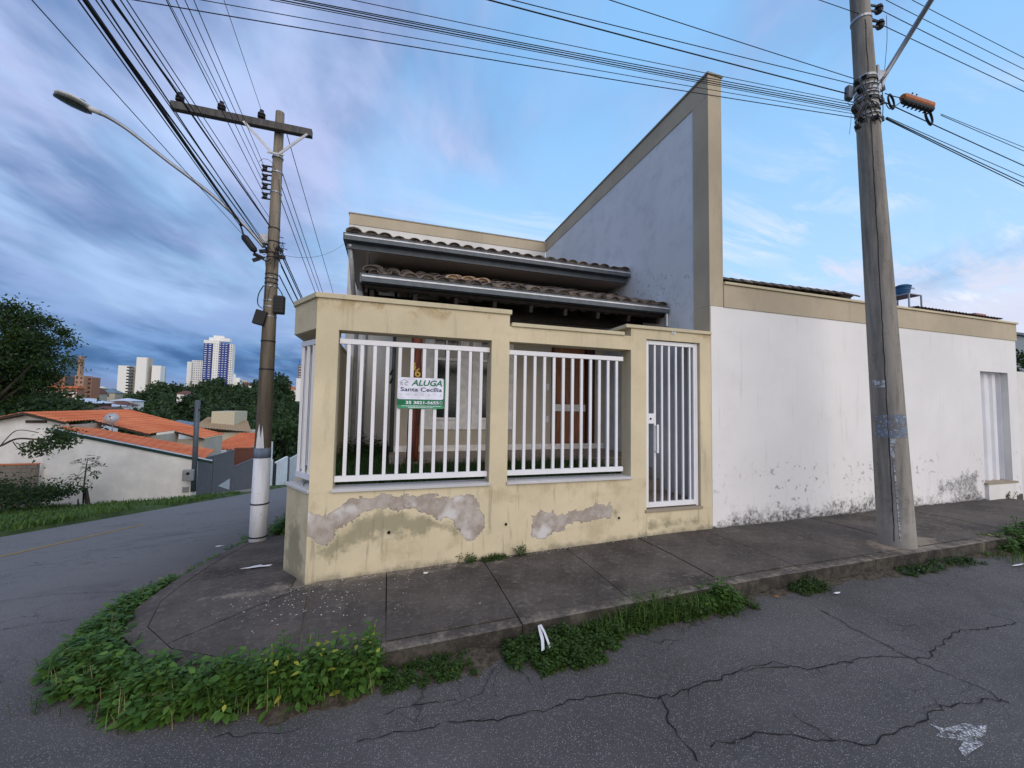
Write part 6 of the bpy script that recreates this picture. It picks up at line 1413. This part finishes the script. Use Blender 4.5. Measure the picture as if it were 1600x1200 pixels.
x0, x1 = at_y(331, 50), at_y(367, 50); MB().box(x0, x1, 50, 54, az(350, 664, 50)-1, az(350, 643, 50)).build('wall', mat('cream_box', (.55, .50, .36), .85), h4)
M['strawtile'] = mat('straw_tile', (.42, .31, .2), .9)
xa, xb = at_y(306, 48), at_y(398, 48); tile_slope('roof', (xa, 47.5, az(306, 668, 47.5)), (xb, 47.5, az(398, 676, 47.5)), (at_y(388, 53), 53, az(388, 658, 53)), (at_y(325, 53), 53, az(325, 652, 53)), h4, m_='strawtile'); MB().box(xa+.5, xb-.5, 48, 53, -8, az(306, 672, 47.5)-.3).build('wall', mat('cream_box'), h4)
# town roofs between the trees and the towers
lows = [((92, 140), 622, 636, 78, 'red', 'palesheet'), ((100, 145), 634, 642, 62, 'houseW', 'red'), ((128, 172), 631, 638, 84, 'houseW', 'palesheet'), ((160, 190), 626, 640, 95, 'houseW', 'red'), ((172, 205), 622, 630, 120, 'houseW', 'palesheet'), ((70, 96), 628, 636, 105, 'houseW', 'bluer'), ((140, 152), 606, 622, 190, 'facBe', 'red'), ((155, 178), 606, 620, 200, 'facBe', 'bluer'), ((275, 292), 610, 620, 150, 'houseW', 'red'), ((372, 392), 597, 606, 240, 'facW', 'red'), ((438, 462), 603, 612, 220, 'houseW', 'otile')]
for k, (pp, pt, pb, y, wm, rm) in enumerate(lows):
    x0, x1 = at_y(pp[0], y), at_y(pp[1], y); zt_, ze = az(sum(pp)/2, pt, y), az(sum(pp)/2, (pt*.45+pb*.55), y)
    hip('town_house', ['low brown walled house with pale sheet roof left of the towers', 'long white house with dark red roof just beyond the orange roof', 'white house with a pale blue sheet roof in the valley', 'white house with dark roof below the white tower', 'pale roofed house at the foot of the white tower', 'small blue roofed house below the brick building', 'beige house on the slope right of the brick building', 'beige house left of the white tower', 'small red roofed house below the blue tower', 'white house right of the blue tower', 'orange roofed house at the edge of the wood near the cream wall'][k], x0, x1, y, y+max(5, (x1-x0)*.5), ze-6, ze, zt_, wm, rm)
def block(t, p0, p1, pt, pb, y, d, m_, name='wall', xo=0):
    d = d*.3; x0, x1 = at_y(p0, y), at_y(p1, y); z1 = az((p0+p1)/2, pt, y); z0 = az((p0+p1)/2, pb, y); MB().box(x0, x1, y, y+d, z0, z1).build(name, m_, t); return x0, x1, z0, z1
def wins(t, x0, x1, z0, z1, y, nx, nz, m_, wx=.5, wz=.45, name='windows', dep=.12):
    m = MB()
    for i in range(nx):
        for j in range(nz):
            cx = x0+(i+.5)*(x1-x0)/nx; cz = z0+(j+.5)*(z1-z0)/nz; a = (x1-x0)/nx*wx/2; b_ = (z1-z0)/nz*wz/2; m.box(cx-a, cx+a, y-dep, y+.05, cz-b_, cz+b_)
    o = m.build(name, m_, t); o['kind'] = 'stuff'
def tower(name, label, px, y): return thing(name, label, 'apartment building', (at_y(px, y), y, 4))
t = tower('apartment_tower', 'white apartment block with a taller central shaft and beige balconies', 215, 260)
block(t, 180, 197, 571, 626, 260, 18, 'facW'); x0, x1, z0, z1 = block(t, 197.5, 208, 572, 626, 263, 14, 'facBe'); wins(t, x0, x1, z0+4, z1, 262, 1, 9, 'facG', .7, .42, dep=2)
block(t, 208, 224, 558, 628, 259, 16, 'facW', 'shaft'); block(t, 224, 227, 559, 628, 260, 14, 'facBe', 'shaft'); x0, x1, z0, z1 = block(t, 224.2, 233, 570, 626, 264, 12, 'facBe'); wins(t, x0, x1, z0+4, z1, 262, 2, 9, 'facG', .6, .42, dep=2)
block(t, 233, 247, 571, 624, 261, 15, 'facW'); x0, x1, z0, z1 = block(t, 247.2, 251, 574, 624, 266, 10, 'facBe'); wins(t, x0, x1, z0+4, z1, 265, 1, 9, 'facW', 1.2, .2, 'balconies', 1); block(t, 175, 212, 619, 634, 257, 10, 'facBe', 'podium')
t = tower('apartment_tower', 'tall white and blue residential tower, highest on the skyline', 335, 340)
block(t, 312.5, 327, 534, 612, 340, 20, 'facB'); x0, x1, z0, z1 = block(t, 313, 326.6, 536, 593, 339.7, 1, 'facB'); wins(t, x0, x1, z0, z1, 339.6, 2, 17, 'facW', .5, .3, 'balconies', .8); wins(t, x0, x1, z0, z1, 339.6, 4, 17, 'facG', .3, .2, 'windows', .3)
block(t, 312, 327.2, 531, 535.8, 339.5, 20, 'facW', 'crown'); block(t, 327.2, 336.5, 531, 612, 339, 20, 'facW', 'shaft'); x0, x1, z0, z1 = block(t, 336.6, 351, 536, 604, 339.4, 20, 'facB'); wins(t, x0, x1, z0, z1, 339.3, 3, 19, 'facW', .45, .28, 'balconies', .8)
wins(t, at_y(328, 339), at_y(336, 339), z0, z1, 339, 2, 18, 'facG', .25, .25)
x0, x1, z0, z1 = block(t, 351.1, 358, 537, 600, 341, 18, 'facW'); wins(t, x0, x1, z0, z1, 341, 2, 18, 'facG', .5, .4); block(t, 320, 353, 527.5, 533, 341, 14, 'facW', 'crown'); block(t, 327, 343, 524, 528, 342, 10, 'facW', 'crown'); x0, x1, z0, z1 = block(t, 310, 336, 594, 613, 338.5, 3, 'facW', 'podium'); wins(t, x0, x1, z0, z1, 338.4, 5, 3, 'facG', .7, .35)
t = tower('apartment_tower', 'plain white apartment tower half hidden behind the blue tower', 300, 360)
block(t, 288, 295, 565, 612, 360, 16, 'facW'); x0, x1, z0, z1 = block(t, 295.2, 316, 563, 612, 362, 16, 'facW'); wins(t, x0, at_y(312, 362), z0+5, z1, 362, 5, 11, 'facG', .35, .35)
t = tower('apartment_block', 'low white stepped block at the foot of the blue tower', 365, 345)
block(t, 355, 372, 590, 606, 345, 12, 'facW'); block(t, 358, 364, 584, 590, 346, 8, 'facW', 'roof_room'); x0, x1, z0, z1 = block(t, 340, 356, 596, 608, 344, 8, 'facW'); wins(t, x0, x1, z0, z1, 344, 5, 2, 'facG', .5, .4)
t = tower('brick_building', 'unfinished orange brick building rising left of the white tower', 105, 170)
x0, x1, z0, z1 = block(t, 54, 126, 587, 612, 170, 14, 'facO'); wins(t, x0, x1, z0, z1, 170, 7, 3, 'facG', .3, .5); x0, x1, z0, z1 = block(t, 113, 127, 586.6, 622, 169, 14, mat('brick_pale', (.42, .25, .17), .9)); wins(t, x0, x1, z0, z1, 169, 2, 5, 'facG', .4, .45); x0, x1, z0, z1 = block(t, 127.2, 140, 589, 622, 171, 14, 'facO'); wins(t, x0, x1, z0, z1, 171, 2, 5, 'facG', .6, .55); block(t, 98, 112, 588, 604, 168.8, 1, 'facG', 'openings')
t = tower('brick_building', 'lower orange brick building with white concrete frames', 95, 150)
x0, x1, z0, z1 = block(t, 68, 118, 606, 636, 150, 10, 'facO'); wins(t, x0, x1, z0+2, z1, 150, 4, 3, 'facG', .3, .35)
m = MB()
for k in range(4): cx = x0+(x1-x0)*(.1+.27*k); m.box(cx-.2, cx+.2, 149.8, 150, z0, z1-2)
for k in range(3): cz = z0+(z1-z0)*(.15+.3*k); m.box(x0, x1, 149.85, 150.0, cz-.2, cz+.2)
m.build('concrete_frame', 'facW', t); block(t, 64, 119, 603, 606, 149.5, 11, 'otile', 'roof')
t = tower('glass_tower', 'distant blue netted tower behind the tree at left', 105, 420)
x0, x1, z0, z1 = block(t, 88, 116, 555, 600, 420, 15, mat('blue_net', (.05, .13, .24), .7)); wins(t, x0, x1, z0, z1, 420, 1, 9, 'facG', .96, .2); block(t, 116.1, 120, 556, 600, 420, 15, mat('brick_pale'), 'side')
t = tower('apartment_block', 'narrow white block with brown scaffold tower at the edge of the cream wall', 466, 130)
block(t, 461, 474, 591, 627, 130, 8, 'facW'); x0, x1, z0, z1 = block(t, 463, 474, 570, 590.8, 132, 6, mat('brown_tower', (.16, .13, .12), .8)); wins(t, x0, x1, z0, z1, 132, 2, 5, 'facW', .5, .2); MB().tube([(x0+.3, 132, z1), (x0+.3, 132, z1+1.8)], .12, 5).build('mast', 'zinc', t)
# low town row fading in the distance
for k, (p0, p1, pt) in enumerate(((251, 262, 604), (262, 280, 606), (150, 160, 608), (376, 384, 598), (392, 408, 603), (60, 70, 606))):
    t = tower('town_block', ['grey block right of the white tower', 'pale low block between the two towers', 'small block on the ridge left of the white tower', 'white rooftop room on the ridge right of the blue tower', 'low pale block behind the brown pole', 'small pale block behind the far left tree'][k], p0, 300+10*k); x0, x1, z0, z1 = block(t, p0, p1, pt-4, 622, 300+10*k, 8, 'facBe' if k % 2 else 'facW'); wins(t, x0, x1, z0, z1, 300+10*k, 4, 3, 'facG', .4, .4)
# wooded slope: crowns of the far wood as one mass, nearer trees by themselves
def crownleaves(cen, rad, n, leaf, rg):
    k = 9; sub = rg.normal(size=(k, 3)); sub /= np.linalg.norm(sub, axis=1, keepdims=True); sub = cen+sub*np.array([rad, rad, rad*.65])*rg.uniform(.45, .95, (k, 1)); ci = rg.integers(0, k, n); d = rg.normal(size=(n, 3)); d /= np.linalg.norm(d, axis=1, keepdims=True)
    return sub[ci]+d*rad*.42*rg.uniform(.5, 1.1, (n, 1)), rg.uniform(0, .5, k)[ci]
rg = np.random.default_rng(5); PP, RR, LL = [], [], []
def pyt(D, px): return np.interp(D, [60, 75, 95, 130, 175, 215, 250], [700, 684, 664, 642, 622, 603, 598])+(6*math.sin(px*.07)+4*math.sin(px*.19+D))+(-8 if 395 < px < 440 else 0)+(18 if px < 250 and D > 150 else 0)+(14 if 440 < px and D > 170 else 0)
for k in range(300):
    D = rg.uniform(62, 235); px = rg.uniform(178, 500); r = rg.uniform(3.2, 5.6)*(1+D/500)
    c = at(px, pyt(D, px), 1, D); c = np.array([c.x, c.y, c.z-r*.7]); P, R = crownleaves(c, r, 520, 1, rg); PP.append(P); RR.append(R+rg.uniform(0, .25)); LL.append(np.full(len(P), .42+D*.0042))
for k in range(26):
    D = rg.uniform(48, 70); px = rg.uniform(-40, 82); r = rg.uniform(3, 4.5); c = at(px, rg.uniform(612, 640), 1, D); c = np.array([c.x, c.y, c.z-r*.6]); P, R = crownleaves(c, r, 700, 1, rg); PP.append(P); RR.append(R); LL.append(np.full(len(P), .5))
P = np.concatenate(PP); n = len(P); L = np.concatenate(LL)*rg.uniform(.6, 1.2, n); V, F = leaves(P, rg.normal(size=(n, 3)), rg.normal(size=(n, 3))*.8+np.array([0, 0, 1.]), L, L*.65)
o = np_mesh('wood', V, F, 'darkleaf', None, dict(rnd=np.repeat(np.clip(np.concatenate(RR)+rg.uniform(0, .35, n), 0, 1), 8))); o['kind'] = 'stuff'; o['label'] = 'dark wooded slope below the towers'; o['category'] = 'wood'
for k, (px, py, D, r, lab) in enumerate(((190, 640, 75, 2.6, 'round dark tree just left of the satellite dish'), (232, 640, 88, 5.0, 'broad dark tree below the white tower'), (300, 622, 120, 3.0, 'tall pointed tree below the plain white tower'), (450, 660, 66, 4.5, 'light green bamboo like trees beside the cream wall'), (430, 592, 190, 7, 'tall round tree on the skyline right of the brown pole'))):
    g0 = at(px, py, 1, D); tree('far_tree', lab, (g0.x, D, g0.z-r*1.6), r*2, (0, 0, r*.9, r, r, r*.75), 26, 60, .5+D*.004, 'treeleaf' if k == 3 else 'darkleaf', 50+k, .25, 5, fill=.45)
# palms and shrubs past the right end
p = at(1592, 560, 1, 6.0); tree('garden_tree', 'green garden tree peeking between the white wall and blue grey house', (p.x+.35, 6.2, .2), 2.6, (0, 0, 2.45, .5, .6, .75), 30, 50, .10, 'treeleaf', 77, .05, 5)

# ================================================================ LITTER AND SMALL THINGS
rb0 = [at(848, 975, 1, 2.70), at(845, 1002, 1, 2.62), at(850, 1018, 1, 2.56)]
rbn = thing('white_ribbon', 'torn white plastic strip hanging over the front kerb', 'litter', rb0[0])
def strip3(pts, w, m_, name, parent):
    vs = []
    for p, q in pts: vs += [p-Vector((w, 0, 0)), p+Vector((w, .01, 0))]
    return MB().add(vs, [(2*i, 2*i+1, 2*i+3, 2*i+2) for i in range(len(pts)-1)]).build(name, m_, parent)
strip3([(at(a, b_, 1, y), 0) for a, b_, y in ((843, 977, 2.70), (845, 988, 2.66), (848, 1000, 2.60), (849, 1017, 2.52))], .013, 'paper', 'strip', rbn)
strip3([(at(a, b_, 1, y), 0) for a, b_, y in ((845, 977, 2.695), (851, 988, 2.65), (856, 1001, 2.59), (860, 1012, 2.53))], .009, 'paper', 'strip', rbn)
def scrap(px, py, w, h, lab, m_='paper', cat='litter', dz=0.0, n=9, name='paper_scrap'):
    p = ground(px, py, dz); pts = []
    for k in range(n): a_ = 2*PI*k/n; pts.append((p.x+w*math.cos(a_)*random.uniform(.5, 1.1), p.y+h*math.sin(a_)*random.uniform(.5, 1.1)))
    mb = MB(); mb.add([(x, y, G(x, y)+dz+.010+random.uniform(0, .012)) for x, y in pts]+[(p.x, p.y, G(p.x, p.y)+dz+.022)], [(i, (i+1) % n, n) for i in range(n)]); tag(mb.build(name, m_, None), lab, cat)
scrap(401, 888, .16, .05, 'crumpled white paper on the pavement left of the wall corner'); scrap(344, 855, .06, .03, 'small white scrap at the kerb of the left street', dz=0)
scrap(665, 898, .035, .018, 'pale plaster chip on the pavement under the peeled patch', 'flake'); scrap(707, 877, .035, .012, 'pale chip against the wall foot beside the dark weed', 'flake'); scrap(788, 865, .03, .012, 'pale chip at the wall foot below the drain hole', 'flake')
scrap(924, 1031, .035, .03, 'orange dry leaf on the asphalt by the vine', 'dryleaf', 'leaf', -KH, 6, 'dry_leaf'); scrap(886, 1000, .03, .03, 'brown dry leaf lying on the kerb vine', 'dryleaf', 'leaf', .03-KH, 6, 'dry_leaf'); scrap(1213, 935, .03, .02, 'orange dry leaf at the kerb foot right of the grass', 'dryleaf', 'leaf', -KH, 6, 'dry_leaf'); scrap(1307, 930, .05, .015, 'flat pale scrap in the gutter left of the big pole', 'paper', 'litter', -KH); scrap(1590, 885, .14, .02, 'white scrap in the road at the right edge', 'paper', 'litter', -KH)
scrap(1438, 893, .05, .02, 'pale wrapper in the weeds by the big pole', 'paper', 'litter', -KH)
# crumbs of plaster and grit
vs, fs = [], []
def crumbs(n, fn, s0, s1):
    for k in range(n):
        x, y, z = fn(); s = random.uniform(s0, s1); o = len(vs); a_ = random.uniform(0, PI)
        for i in range(4): vs.append((x+s*math.cos(a_+i*PI/2)*random.uniform(.5, 1.2), y+s*math.sin(a_+i*PI/2)*random.uniform(.5, 1.2), z+.002))
        vs.append((x, y, z+s*.5)); fs.extend([(o+i, o+(i+1) % 4, o+4) for i in range(4)])
def f1():
    while True:
        x = random.gauss(-.55, .55); y = random.gauss(3.75, .3)
        if y < 4.08 and x > -1.6 and (y > 3.0): return x, y, G(x, y)
crumbs(240, f1, .002, .009)
def f2(): x = random.uniform(-.6, 3.0); y = 4.09-abs(random.gauss(0, .03)); return x, y, G(x, y)
crumbs(120, f2, .003, .010)
o = MB().add(vs, fs).build('plaster_crumbs', 'flake', None); o['kind'] = 'stuff'; o['label'] = 'white plaster crumbs scattered on the pavement at the wall corner'; o['category'] = 'debris'
vs, fs = [], []
def f3(): x = random.uniform(-1, 9); y = 2.76-abs(random.gauss(0, .09)); return x, y, roadz(x, y)
crumbs(900, f3, .003, .010); o = MB().add(vs, fs).build('gutter_grit', mat('gutter_grit', (.16, .13, .10), .95), None); o['kind'] = 'stuff'; o['label'] = 'brown grit and litter along the kerb foot'; o['category'] = 'debris'
